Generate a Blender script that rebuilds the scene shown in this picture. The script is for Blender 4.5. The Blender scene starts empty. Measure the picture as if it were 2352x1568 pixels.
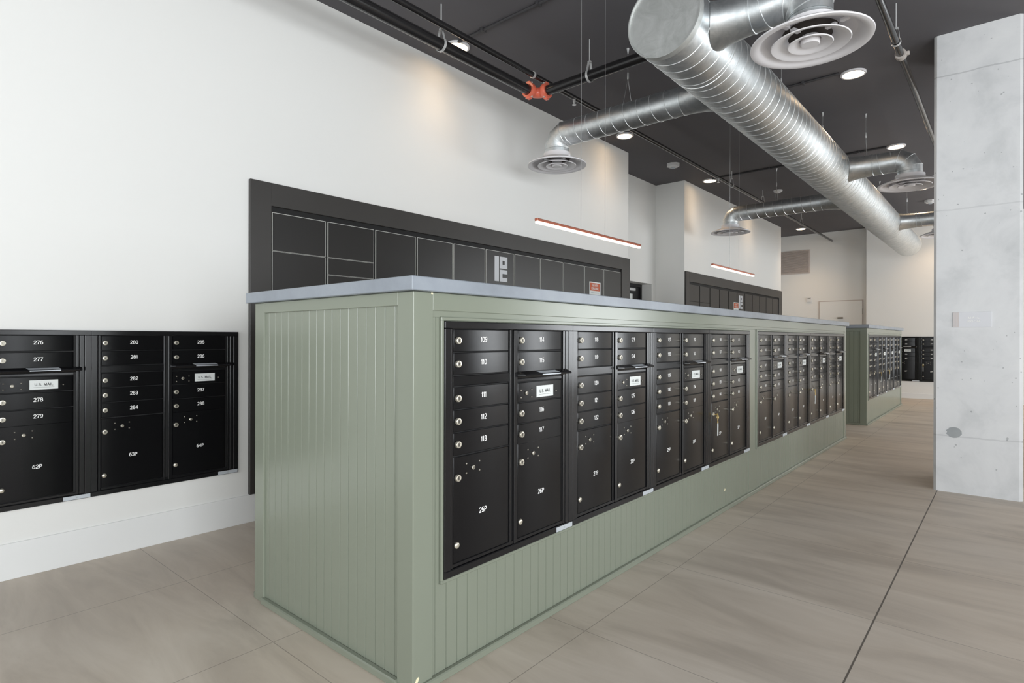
import bpy, math, random
from mathutils import Matrix, Vector
R = math.radians
PI = math.pi
random.seed(7)
scn = bpy.context.scene
col = scn.collection

# ------------------------------------------------------------------ camera, world, light, exposure
cam_d = bpy.data.cameras.new('camera')
cam = bpy.data.objects.new('camera', cam_d)
col.objects.link(cam)
cam_d.sensor_fit = 'HORIZONTAL'
cam_d.sensor_width = 36.0
cam_d.lens = 1330.5 / 2352 * 36.0
cam_d.shift_y = -6.4 / 2352
cam_d.clip_start = 0.05
cam.matrix_world = (Matrix.Translation((0, 0, 1.36)) @ Matrix.Rotation(R(40.718), 4, 'Z')
                    @ Matrix.Rotation(R(90), 4, 'X') @ Matrix.Rotation(0.00218, 4, 'Z'))
scn.camera = cam

w = bpy.data.worlds.new('sky')
scn.world = w
w.use_nodes = True
bg = w.node_tree.nodes['Background']
bg.inputs[0].default_value = (0.86, 0.93, 1.0, 1)
bg.inputs[1].default_value = 1.0

scn.view_settings.view_transform = 'Standard'
scn.view_settings.look = 'None'
scn.view_settings.gamma = 1.0
scn.view_settings.use_curve_mapping = False
scn.view_settings.exposure = 0.22
scn.render.film_transparent = False
try:
    scn.cycles.max_bounces = 8
    scn.cycles.diffuse_bounces = 5
    scn.cycles.glossy_bounces = 4
    scn.cycles.use_denoising = True
    scn.cycles.sample_clamp_indirect = 6.0
except Exception:
    pass


def area(name, loc, rot, sx, sy, power, color):
    l = bpy.data.lights.new(name, 'AREA')
    l.shape = 'RECTANGLE'
    l.size = sx
    l.size_y = sy
    l.energy = power
    l.color = color
    o = bpy.data.objects.new(name, l)
    o.location = loc
    o.rotation_euler = rot
    col.objects.link(o)
    return o


# daylight through the glazing behind the camera (two bays) and along the right wall (three bays)
BACK_Y, RIGHT_X, CEIL = -3.6, 5.2, 4.10
BACK_BAYS = [(-4.0, -0.7), (0.6, 4.0)]
RIGHT_BAYS = [(-2.6, 0.9), (2.0, 5.7), (10.6, 15.8)]
for (a, b), p in zip(BACK_BAYS, (70, 140)):
    area('daylight_back', ((a + b) / 2, BACK_Y + 0.40, 1.75), (R(122), 0, 0), b - a - 0.1, 2.7, p, (0.95, 0.98, 1.0))
for (a, b), p in zip(RIGHT_BAYS, (265, 105, 270)):
    # daylight thrown up off the sunlit paving outside as well as from the sky
    area('daylight_right', (RIGHT_X - 0.40, (a + b) / 2, 1.75), (R(108), 0, R(90)), b - a - 0.1, 2.7, p, (0.94, 0.975, 1.0))


# ------------------------------------------------------------------ materials
def nodemat(name):
    m = bpy.data.materials.new(name)
    m.use_nodes = True
    nt = m.node_tree
    b = nt.nodes['Principled BSDF']
    return m, nt, b


def lin(c):
    c = c / 255.0
    return c / 12.92 if c <= 0.04045 else ((c + 0.055) / 1.055) ** 2.4


def rgb(r, g, b):
    return (lin(r), lin(g), lin(b), 1)


def mixrgb(nt, fac, a, b):
    n = nt.nodes.new('ShaderNodeMix')
    n.data_type = 'RGBA'
    if isinstance(a, tuple):
        n.inputs[6].default_value = a
    else:
        nt.links.new(a, n.inputs[6])
    if isinstance(b, tuple):
        n.inputs[7].default_value = b
    else:
        nt.links.new(b, n.inputs[7])
    if isinstance(fac, (int, float)):
        n.inputs[0].default_value = fac
    else:
        nt.links.new(fac, n.inputs[0])
    return n.outputs[2]


def noise(nt, scale, detail=4, rough=0.55, vec=None, dist=0.0):
    n = nt.nodes.new('ShaderNodeTexNoise')
    n.inputs['Scale'].default_value = scale
    n.inputs['Detail'].default_value = detail
    n.inputs['Roughness'].default_value = rough
    n.inputs['Distortion'].default_value = dist
    if vec is not None:
        nt.links.new(vec, n.inputs['Vector'])
    return n


def coords(nt, scale=(1, 1, 1), rot=(0, 0, 0), which='Object'):
    t = nt.nodes.new('ShaderNodeTexCoord')
    m = nt.nodes.new('ShaderNodeMapping')
    m.inputs['Scale'].default_value = scale
    m.inputs['Rotation'].default_value = rot
    nt.links.new(t.outputs[which], m.inputs['Vector'])
    return m.outputs[0]


def ramp(nt, src, stops):
    n = nt.nodes.new('ShaderNodeValToRGB')
    el = n.color_ramp.elements
    el[0].position, el[0].color = stops[0]
    el[1].position, el[1].color = stops[-1]
    for p, c in stops[1:-1]:
        e = el.new(p)
        e.color = c
    nt.links.new(src, n.inputs[0])
    return n.outputs[0]


def math_n(nt, op, a, b=None, c=None):
    n = nt.nodes.new('ShaderNodeMath')
    n.operation = op
    for i, v in enumerate((a, b, c)):
        if v is None:
            continue
        if isinstance(v, (int, float)):
            n.inputs[i].default_value = v
        else:
            nt.links.new(v, n.inputs[i])
    return n.outputs[0]


def bump(nt, b, src, strength, dist=0.01):
    n = nt.nodes.new('ShaderNodeBump')
    n.inputs['Strength'].default_value = strength
    n.inputs['Distance'].default_value = dist
    nt.links.new(src, n.inputs['Height'])
    nt.links.new(n.outputs[0], b.inputs['Normal'])


def simple(name, color, rough=0.5, metal=0.0, var=0.06, vscale=6.0, bmp=0.0, bscale=200.0, spec=0.5, coat=0.0):
    m, nt, b = nodemat(name)
    v = coords(nt)
    n = noise(nt, vscale, 3, 0.5, v)
    dark = tuple(max(0, c * (1 - var)) for c in color[:3]) + (1,)
    lite = tuple(min(1, c * (1 + var)) for c in color[:3]) + (1,)
    nt.links.new(mixrgb(nt, n.outputs['Fac'], dark, lite), b.inputs['Base Color'])
    b.inputs['Roughness'].default_value = rough
    b.inputs['Metallic'].default_value = metal
    b.inputs['Specular IOR Level'].default_value = spec
    if coat:
        b.inputs['Coat Weight'].default_value = coat
        b.inputs['Coat Roughness'].default_value = 0.2
    if bmp:
        bn = noise(nt, bscale, 2, 0.5, v)
        bump(nt, b, bn.outputs['Fac'], bmp, 0.002)
    return m


M = {}
M['wall'] = simple('white_paint', rgb(234, 234, 231), 0.75, var=0.012, vscale=1.5, bmp=0.05, bscale=260)
M['trim'] = simple('white_trim', rgb(234, 235, 234), 0.5, var=0.01, vscale=2)
M['ceiling'] = simple('charcoal_ceiling', rgb(92, 90, 93), 0.8, var=0.10, vscale=1.3, bmp=0.06, bscale=120)
M['pipe_black'] = simple('black_gloss_pipe', rgb(34, 33, 34), 0.22, var=0.2, vscale=9, coat=0.3)
M['conduit'] = simple('charcoal_conduit', rgb(58, 57, 59), 0.55)
M['sage'] = simple('sage_paint', rgb(130, 136, 122), 0.22, var=0.02, vscale=3, bmp=0.02, bscale=90)
M['chip'] = simple('bare_filler', rgb(232, 224, 190), 0.7)
M['black'] = simple('black_powder_coat', rgb(18, 18, 20), 0.20, var=0.10, vscale=12, spec=0.30, bmp=0.05, bscale=420)
M['black_edge'] = simple('black_trim', rgb(24, 24, 26), 0.17, var=0.08, vscale=12, bmp=0.04, bscale=300)
M['gap'] = simple('dark_gap', rgb(8, 8, 9), 0.6)
M['nickel'] = simple('nickel_lock', rgb(225, 220, 205), 0.28, metal=0.75, var=0.05, vscale=40)
M['keyway'] = simple('lock_face', rgb(150, 146, 136), 0.35, metal=0.8)
M['plate'] = simple('silver_plate', rgb(196, 202, 208), 0.4, metal=0.2)
M['white_ink'] = simple('white_lettering', rgb(238, 238, 236), 0.6)
M['black_ink'] = simple('black_lettering', rgb(40, 42, 44), 0.6)
M['label_white'] = simple('label_white', rgb(226, 230, 228), 0.55)
M['label_orange'] = simple('label_orange', rgb(196, 92, 52), 0.55)
M['label_grey'] = simple('label_grey', rgb(176, 182, 188), 0.6)
M['locker'] = simple('charcoal_locker', rgb(38, 37, 36), 0.34, var=0.07, vscale=4, bmp=0.03, bscale=200)
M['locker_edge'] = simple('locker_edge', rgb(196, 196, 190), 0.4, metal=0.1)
M['locker_frame'] = simple('charcoal_surround', rgb(58, 56, 54), 0.40, var=0.10, vscale=3, bmp=0.03, bscale=60)
M['logo'] = simple('logo_grey', rgb(205, 207, 210), 0.5)
M['diffuser'] = simple('white_enamel', rgb(224, 222, 224), 0.4, var=0.01)
M['diffuser_dark'] = simple('diffuser_throat', rgb(70, 62, 58), 0.7)
M['zinc_rod'] = simple('zinc_rod', rgb(215, 216, 216), 0.35, metal=0.4)
M['wire'] = simple('wire', rgb(170, 170, 170), 0.4, metal=0.5)
M['orange'] = simple('orange_coupling', rgb(236, 118, 92), 0.35, var=0.06, coat=0.3)
M['pale_coupling'] = simple('pale_coupling', rgb(190, 182, 176), 0.5)
M['copper'] = simple('copper_housing', rgb(176, 104, 82), 0.35, metal=0.5)
M['vent'] = simple('taupe_louvre', rgb(196, 186, 180), 0.5)
M['strobe'] = simple('white_plastic', rgb(222, 222, 222), 0.45)
M['gold'] = simple('brass_key', rgb(222, 196, 130), 0.3, metal=0.8)
M['door_dark'] = simple('black_door', rgb(22, 22, 24), 0.35)
M['mullion'] = simple('dark_mullion', rgb(40, 40, 42), 0.4)
M['sign'] = simple('sign_face', rgb(214, 215, 219), 0.35, var=0.01)
M['sign_stripe'] = simple('sign_stripe', rgb(208, 192, 182), 0.5)


def emis(name, color, strength):
    m, nt, b = nodemat(name)
    b.inputs['Base Color'].default_value = (0.9, 0.88, 0.85, 1)
    b.inputs['Emission Color'].default_value = color
    b.inputs['Emission Strength'].default_value = strength
    return m


M['lens'] = emis('warm_lens', (1.0, 0.70, 0.42, 1), 14.0)
M['led'] = emis('warm_led', (1.0, 0.80, 0.66, 1), 1.9)


def glass_mat():
    m = bpy.data.materials.new('window_glass')
    m.use_nodes = True
    nt = m.node_tree
    nt.nodes.remove(nt.nodes['Principled BSDF'])
    t = nt.nodes.new('ShaderNodeBsdfTransparent')
    g = nt.nodes.new('ShaderNodeBsdfGlossy')
    g.inputs['Roughness'].default_value = 0.02
    x = nt.nodes.new('ShaderNodeMixShader')
    x.inputs[0].default_value = 0.06
    nt.links.new(t.outputs[0], x.inputs[1])
    nt.links.new(g.outputs[0], x.inputs[2])
    nt.links.new(x.outputs[0], nt.nodes['Material Output'].inputs[0])
    return m


M['glass'] = glass_mat()


def counter_mat():
    m, nt, b = nodemat('blue_grey_laminate')
    v = coords(nt)
    n1 = noise(nt, 3.5, 5, 0.6, v, 0.3)
    n2 = noise(nt, 22, 4, 0.6, v)
    c = ramp(nt, n1.outputs['Fac'], [(0.25, rgb(126, 132, 140)), (0.55, rgb(146, 153, 162)), (0.8, rgb(158, 164, 171))])
    nt.links.new(mixrgb(nt, math_n(nt, 'MULTIPLY', n2.outputs['Fac'], 0.35), c, rgb(118, 126, 136)), b.inputs['Base Color'])
    b.inputs['Roughness'].default_value = 0.35
    return m


M['counter'] = counter_mat()


def galv_mat():
    m, nt, b = nodemat('galvanised_steel')
    v = coords(nt)
    n1 = noise(nt, 14, 4, 0.65, v, 0.6)
    n2 = noise(nt, 3, 3, 0.5, v)
    nt.links.new(ramp(nt, n1.outputs['Fac'], [(0.3, rgb(200, 206, 208)), (0.7, rgb(232, 235, 236))]), b.inputs['Base Color'])
    b.inputs['Metallic'].default_value = 1.0
    nt.links.new(ramp(nt, n2.outputs['Fac'], [(0.3, (0.38,) * 3 + (1,)), (0.7, (0.50,) * 3 + (1,))]), b.inputs['Roughness'])
    bump(nt, b, n1.outputs['Fac'], 0.025, 0.003)
    return m


M['galv'] = galv_mat()
M['seam'] = simple('bright_seam', rgb(228, 230, 230), 0.3, metal=0.6)


def cap_mat():
    m, nt, b = nodemat('dull_galvanised_sheet')
    v = coords(nt)
    n1 = noise(nt, 7, 5, 0.6, v, 1.2)
    nt.links.new(ramp(nt, n1.outputs['Fac'], [(0.3, rgb(186, 189, 186)), (0.7, rgb(212, 214, 212))]), b.inputs['Base Color'])
    b.inputs['Metallic'].default_value = 0.7
    b.inputs['Roughness'].default_value = 0.5
    bump(nt, b, n1.outputs['Fac'], 0.25, 0.01)
    return m


M['cap'] = cap_mat()


def floor_mat():
    m, nt, b = nodemat('mottled_concrete_tile')
    tc = nt.nodes.new('ShaderNodeTexCoord')
    sep = nt.nodes.new('ShaderNodeSeparateXYZ')
    nt.links.new(tc.outputs['Object'], sep.inputs[0])
    vs = coords(nt, (0.55, 2.4, 1), (0, 0, R(-8)))
    cloud = noise(nt, 1.5, 6, 0.62, vs, 0.7)
    vb = coords(nt, (1, 1, 1))
    big = noise(nt, 0.45, 3, 0.5, vb)
    fine = noise(nt, 9, 6, 0.7, vs)
    c1 = ramp(nt, cloud.outputs['Fac'], [(0.30, rgb(166, 161, 155)), (0.50, rgb(192, 187, 180)), (0.72, rgb(210, 205, 198))])
    c2 = ramp(nt, cloud.outputs['Fac'], [(0.30, rgb(180, 163, 143)), (0.50, rgb(203, 186, 165)), (0.72, rgb(217, 202, 183))])
    cc = mixrgb(nt, big.outputs['Fac'], c1, c2)
    cc = mixrgb(nt, math_n(nt, 'MULTIPLY', fine.outputs['Fac'], 0.22), cc, rgb(216, 209, 200))
    # joints of a 1 m grid
    jx = math_n(nt, 'ABSOLUTE', math_n(nt, 'SUBTRACT', math_n(nt, 'FRACT', math_n(nt, 'ADD', sep.outputs[0], 20.0)), 0.5))
    jy = math_n(nt, 'ABSOLUTE', math_n(nt, 'SUBTRACT', math_n(nt, 'FRACT', math_n(nt, 'ADD', sep.outputs[1], 20.23)), 0.5))
    lx = math_n(nt, 'LESS_THAN', jx, 0.0022)
    ly = math_n(nt, 'LESS_THAN', jy, 0.0020)
    j = math_n(nt, 'MULTIPLY', math_n(nt, 'MAXIMUM', lx, ly), 0.45)
    cc = mixrgb(nt, j, cc, rgb(70, 62, 54))
    # the wide movement joint one tile out from the island
    mj = math_n(nt, 'LESS_THAN', math_n(nt, 'ABSOLUTE', math_n(nt, 'ADD', sep.outputs[0], 0.5)), 0.004)
    cc = mixrgb(nt, math_n(nt, 'MULTIPLY', mj, 0.75), cc, rgb(60, 55, 50))
    nt.links.new(cc, b.inputs['Base Color'])
    nt.links.new(ramp(nt, cloud.outputs['Fac'], [(0.3, (0.42,) * 3 + (1,)), (0.7, (0.58,) * 3 + (1,))]), b.inputs['Roughness'])
    b.inputs['Specular IOR Level'].default_value = 0.4
    bump(nt, b, fine.outputs['Fac'], 0.03, 0.004)
    return m


M['floor'] = floor_mat()


def concrete_mat():
    m, nt, b = nodemat('cast_concrete')
    v = coords(nt)
    n1 = noise(nt, 2.2, 6, 0.62, v, 0.4)
    n2 = noise(nt, 0.8, 3, 0.5, v)
    c = ramp(nt, n1.outputs['Fac'], [(0.28, rgb(200, 202, 203)), (0.5, rgb(219, 220, 221)), (0.75, rgb(228, 229, 229))])
    vor = nt.nodes.new('ShaderNodeTexVoronoi')
    vor.inputs['Scale'].default_value = 16
    nt.links.new(v, vor.inputs['Vector'])
    n3 = noise(nt, 60, 2, 0.5, v)
    n4 = noise(nt, 5, 2, 0.5, v)
    hole = math_n(nt, 'LESS_THAN', math_n(nt, 'ADD', vor.outputs['Distance'], math_n(nt, 'MULTIPLY', n3.outputs['Fac'], 0.22)), math_n(nt, 'MULTIPLY', n4.outputs['Fac'], 0.36))
    gate = math_n(nt, 'GREATER_THAN', n2.outputs['Fac'], 0.46)
    c = mixrgb(nt, math_n(nt, 'MULTIPLY', math_n(nt, 'MULTIPLY', hole, gate), 0.5), c, rgb(120, 124, 128))
    sep = nt.nodes.new('ShaderNodeSeparateXYZ')
    nt.links.new(v, sep.inputs[0])
    for zz, st in ((3.72, 0.35), (2.52, 0.18), (0.50, 0.22)):
        wob = math_n(nt, 'MULTIPLY', math_n(nt, 'SUBTRACT', n1.outputs['Fac'], 0.5), 0.05)
        d = math_n(nt, 'ABSOLUTE', math_n(nt, 'SUBTRACT', math_n(nt, 'ADD', sep.outputs[2], wob), zz))
        c = mixrgb(nt, math_n(nt, 'MULTIPLY', math_n(nt, 'LESS_THAN', d, 0.006), st), c, rgb(130, 132, 134))
    nt.links.new(c, b.inputs['Base Color'])
    b.inputs['Roughness'].default_value = 0.7
    bump(nt, b, n1.outputs['Fac'], 0.08, 0.01)
    return m


M['concrete'] = concrete_mat()
M['stain'] = simple('damp_stain', rgb(158, 162, 164), 0.7, var=0.1, vscale=20)


# ------------------------------------------------------------------ mesh helpers
class MB:
    def __init__(self):
        self.v, self.f, self.m = [], [], []

    def add(self, vs, fs, mi=0):
        o = len(self.v)
        self.v += [tuple(p) for p in vs]
        for f in fs:
            self.f.append(tuple(o + i for i in f))
            self.m.append(mi)
        return self

    def box(self, x0, x1, y0, y1, z0, z1, mi=0):
        vs = [(x0, y0, z0), (x1, y0, z0), (x1, y1, z0), (x0, y1, z0), (x0, y0, z1), (x1, y0, z1), (x1, y1, z1), (x0, y1, z1)]
        return self.add(vs, [(0, 3, 2, 1), (4, 5, 6, 7), (0, 1, 5, 4), (1, 2, 6, 5), (2, 3, 7, 6), (3, 0, 4, 7)], mi)

    def bbox(self, x0, x1, y0, y1, z0, z1, b, mi=0):
        """box with all twelve edges chamfered by b"""
        vs, ix = [], {}
        X, Y, Z = (x0, x1), (y0, y1), (z0, z1)
        s = (1, -1)
        for i in (0, 1):
            for j in (0, 1):
                for k in (0, 1):
                    p = (X[i], Y[j], Z[k])
                    q = (X[i] + s[i] * b, Y[j] + s[j] * b, Z[k] + s[k] * b)
                    ix[i, j, k, 0] = len(vs); vs.append((p[0], q[1], q[2]))
                    ix[i, j, k, 1] = len(vs); vs.append((q[0], p[1], q[2]))
                    ix[i, j, k, 2] = len(vs); vs.append((q[0], q[1], p[2]))
        fs = []
        for a in (0, 1):
            l = [ix[a, 0, 0, 0], ix[a, 1, 0, 0], ix[a, 1, 1, 0], ix[a, 0, 1, 0]]
            fs.append(l if a else l[::-1])
            l = [ix[0, a, 0, 1], ix[0, a, 1, 1], ix[1, a, 1, 1], ix[1, a, 0, 1]]
            fs.append(l if a else l[::-1])
            l = [ix[0, 0, a, 2], ix[1, 0, a, 2], ix[1, 1, a, 2], ix[0, 1, a, 2]]
            fs.append(l if a else l[::-1])
        for a in (0, 1):
            for c in (0, 1):
                def q(l):
                    fs.append(l if (a + c) % 2 else l[::-1])
                q([ix[a, c, 0, 0], ix[a, c, 1, 0], ix[a, c, 1, 1], ix[a, c, 0, 1]])
                fs.append([ix[a, 0, c, 0], ix[a, 1, c, 0], ix[a, 1, c, 2], ix[a, 0, c, 2]] if (a + c) % 2 == 0 else [ix[a, 0, c, 2], ix[a, 1, c, 2], ix[a, 1, c, 0], ix[a, 0, c, 0]])
                fs.append([ix[0, a, c, 1], ix[1, a, c, 1], ix[1, a, c, 2], ix[0, a, c, 2]] if (a + c) % 2 else [ix[0, a, c, 2], ix[1, a, c, 2], ix[1, a, c, 1], ix[0, a, c, 1]])
                for e in (0, 1):
                    fs.append([ix[a, c, e, 0], ix[a, c, e, 1], ix[a, c, e, 2]])
        return self.add(vs, fs, mi)

    def tube(self, pts, r, n=12, cap=True, mi=0, closed=False):
        pts = [Vector(p) for p in pts]
        m = len(pts)
        rings = []
        up = None
        for i, p in enumerate(pts):
            if closed:
                t = (pts[(i + 1) % m] - pts[i - 1]).normalized()
            else:
                t = (pts[min(i + 1, m - 1)] - pts[max(i - 1, 0)]).normalized()
            if up is None:
                up = Vector((0, 0, 1)) if abs(t.z) < 0.9 else Vector((1, 0, 0))
            a = t.cross(up).normalized()
            up = a.cross(t).normalized()
            rr = r[i] if isinstance(r, (list, tuple)) else r
            rings.append([p + (a * math.cos(2 * PI * k / n) + up * math.sin(2 * PI * k / n)) * rr for k in range(n)])
        vs = [q for rg in rings for q in rg]
        fs = []
        for i in range(m if closed else m - 1):
            a0, b0 = i * n, ((i + 1) % m) * n
            for k in range(n):
                k2 = (k + 1) % n
                fs.append((a0 + k, a0 + k2, b0 + k2, b0 + k))
        if cap and not closed:
            fs.append(tuple(range(n))[::-1])
            fs.append(tuple((m - 1) * n + k for k in range(n)))
        return self.add(vs, fs, mi)

    def lathe(self, prof, c=(0, 0, 0), axis='Z', n=48, mi=0, close=False):
        """prof: list of (radius, height)"""
        vs, fs = [], []
        for (r, h) in prof:
            for k in range(n):
                a = 2 * PI * k / n
                x, y = r * math.cos(a), r * math.sin(a)
                if axis == 'Z':
                    p = (c[0] + x, c[1] + y, c[2] + h)
                elif axis == 'Y':
                    p = (c[0] + y, c[1] + h, c[2] + x)
                else:
                    p = (c[0] + h, c[1] + x, c[2] + y)
                vs.append(p)
        m = len(prof)
        for i in range(m if close else m - 1):
            a0, b0 = i * n, ((i + 1) % m) * n
            for k in range(n):
                k2 = (k + 1) % n
                fs.append((a0 + k, a0 + k2, b0 + k2, b0 + k))
        return self.add(vs, fs, mi)

    def disc(self, c, r, axis='Z', n=32, mi=0, flip=False):
        vs = []
        for k in range(n):
            a = 2 * PI * k / n
            x, y = r * math.cos(a), r * math.sin(a)
            vs.append({'Z': (c[0] + x, c[1] + y, c[2]), 'Y': (c[0] + y, c[1], c[2] + x), 'X': (c[0], c[1] + x, c[2] + y)}[axis])
        f = tuple(range(n))
        return self.add(vs, [f[::-1] if flip else f], mi)

    def prism(self, poly, d0, d1, plane='XZ', mi=0):
        """poly in plane (a,b) extruded along the third axis"""
        n = len(poly)

        def P(a, b, d):
            return {'XZ': (a, d, b), 'YZ': (d, a, b), 'XY': (a, b, d)}[plane]
        vs = [P(a, b, d0) for a, b in poly] + [P(a, b, d1) for a, b in poly]
        fs = [tuple(range(n))[::-1], tuple(range(n, 2 * n))]
        for i in range(n):
            j = (i + 1) % n
            fs.append((i, j, n + j, n + i))
        return self.add(vs, fs, mi)

    def mesh(self, name, mats, angle=35, recalc=True, smooth=True):
        me = bpy.data.meshes.new(name)
        me.from_pydata(self.v, [], self.f)
        for mt in mats:
            me.materials.append(mt)
        me.polygons.foreach_set('material_index', self.m)
        me.polygons.foreach_set('use_smooth', [smooth] * len(self.f))
        if recalc:
            import bmesh
            bm = bmesh.new()
            bm.from_mesh(me)
            bmesh.ops.recalc_face_normals(bm, faces=bm.faces)
            bm.to_mesh(me)
            bm.free()
        me.update()
        try:
            me.set_sharp_from_angle(angle=R(angle))
        except Exception:
            pass
        return me

    def build(self, name, mats, parent=None, loc=None, **kw):
        if not isinstance(mats, (list, tuple)):
            mats = [mats]
        return link(name, self.mesh(name, mats, **kw), parent, loc)


def link(name, me, parent=None, loc=None):
    o = bpy.data.objects.new(name, me)
    col.objects.link(o)
    if parent is not None:
        o.parent = parent
    if loc is not None:
        o.location = loc
    return o


def tag(o, label=None, cat=None, group=None, kind=None):
    if label:
        o['label'] = label
    if cat:
        o['category'] = cat
    if group:
        o['group'] = group
    if kind:
        o['kind'] = kind
    return o


def thing(name, label, cat, loc=(0, 0, 0), rz=0.0, group=None):
    o = bpy.data.objects.new(name, None)
    o.empty_display_size = 0.1
    col.objects.link(o)
    o.location = loc
    o.rotation_euler = (0, 0, rz)
    return tag(o, label, cat, group)


def struct(name, mb, mat, **kw):
    return tag(mb.build(name, mat, **kw), kind='structure')


def kids(o):
    return [c for c in bpy.data.objects if c.parent == o]


def copy_tree(o, parent=None):
    c = o.copy()
    col.objects.link(c)
    if parent is not None:
        c.parent = parent
    for ch in list(o.children):
        copy_tree(ch, c)
    return c


# stroke lettering in a plain grotesque: polylines on a box one unit high
def _arc(cx, cy, rx, ry, a0, a1, n=10):
    return [(cx + rx * math.cos(R(a0 + (a1 - a0) * i / n)), cy + ry * math.sin(R(a0 + (a1 - a0) * i / n))) for i in range(n + 1)]


GL = {
    '0': (0.56, [_arc(0.28, 0.5, 0.25, 0.46, 0, 360, 24)]),
    '1': (0.36, [[(0.04, 0.74), (0.14, 0.78), (0.22, 0.90), (0.23, 1.0)], [(0.23, 1.0), (0.23, 0.0)]]),
    '2': (0.56, [_arc(0.28, 0.71, 0.24, 0.25, 170, -35, 12) + [(0.10, 0.16), (0.04, 0.04), (0.53, 0.04)]]),
    '3': (0.56, [_arc(0.27, 0.73, 0.21, 0.23, 165, -90, 12) + _arc(0.27, 0.27, 0.24, 0.23, 90, -165, 12)]),
    '4': (0.58, [[(0.42, 0.0), (0.42, 0.96), (0.04, 0.30), (0.04, 0.26), (0.57, 0.26)]]),
    '5': (0.56, [[(0.50, 0.96), (0.12, 0.96), (0.07, 0.50)] + _arc(0.27, 0.31, 0.24, 0.27, 130, -160, 14)]),
    '6': (0.56, [_arc(0.28, 0.31, 0.23, 0.27, 0, 360, 18), _arc(0.34, 0.38, 0.29, 0.58, 185, 62, 10)]),
    '7': (0.54, [[(0.03, 0.96), (0.51, 0.96), (0.38, 0.70), (0.26, 0.36), (0.20, 0.0)]]),
    '8': (0.56, [_arc(0.28, 0.74, 0.20, 0.22, 0, 360, 18), _arc(0.28, 0.28, 0.24, 0.24, 0, 360, 18)]),
    '9': (0.56, [_arc(0.28, 0.69, 0.23, 0.27, 0, 360, 18), _arc(0.22, 0.62, 0.29, 0.58, 5, -118, 10)]),
    'A': (0.70, [[(0.04, 0.0), (0.35, 1.0), (0.66, 0.0)], [(0.16, 0.34), (0.54, 0.34)]]),
    'D': (0.66, [[(0.09, 0.0), (0.09, 1.0)], [(0.09, 0.96), (0.28, 0.96)] + _arc(0.28, 0.5, 0.33, 0.46, 90, -90, 14) + [(0.09, 0.04)]]),
    'E': (0.58, [[(0.09, 0.0), (0.09, 1.0)], [(0.09, 0.96), (0.54, 0.96)], [(0.09, 0.51), (0.50, 0.51)], [(0.09, 0.04), (0.54, 0.04)]]),
    'I': (0.24, [[(0.12, 0.0), (0.12, 1.0)]]),
    'L': (0.54, [[(0.09, 1.0), (0.09, 0.0)], [(0.09, 0.04), (0.52, 0.04)]]),
    'M': (0.82, [[(0.09, 0.0), (0.09, 1.0)], [(0.09, 0.98), (0.41, 0.08), (0.73, 0.98)], [(0.73, 1.0), (0.73, 0.0)]]),
    'N': (0.68, [[(0.09, 0.0), (0.09, 1.0)], [(0.09, 0.98), (0.59, 0.02)], [(0.59, 0.0), (0.59, 1.0)]]),
    'O': (0.78, [_arc(0.39, 0.5, 0.33, 0.46, 0, 360, 26)]),
    'P': (0.60, [[(0.09, 0.0), (0.09, 1.0)], [(0.09, 0.96), (0.32, 0.96)] + _arc(0.32, 0.71, 0.22, 0.25, 90, -90, 12) + [(0.09, 0.46)]]),
    'R': (0.66, [[(0.09, 0.0), (0.09, 1.0)], [(0.09, 0.96), (0.34, 0.96)] + _arc(0.34, 0.73, 0.22, 0.23, 90, -90, 12) + [(0.09, 0.50)], [(0.36, 0.50), (0.60, 0.0)]]),
    'S': (0.62, [_arc(0.31, 0.73, 0.23, 0.23, 20, 250, 14) + [(0.42, 0.44)] + _arc(0.31, 0.27, 0.25, 0.23, 50, -160, 14)]),
    'U': (0.66, [[(0.08, 1.0), (0.08, 0.30)] + _arc(0.33, 0.30, 0.25, 0.26, 180, 360, 14) + [(0.58, 1.0)]]),
    'V': (0.64, [[(0.03, 1.0), (0.32, 0.03), (0.61, 1.0)]]),
    'Y': (0.64, [[(0.03, 1.0), (0.32, 0.46), (0.61, 1.0)], [(0.32, 0.48), (0.32, 0.0)]]),
    '.': (0.22, [[(0.11, 0.0), (0.11, 0.14)]]),
    ' ': (0.30, []),
}


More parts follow.
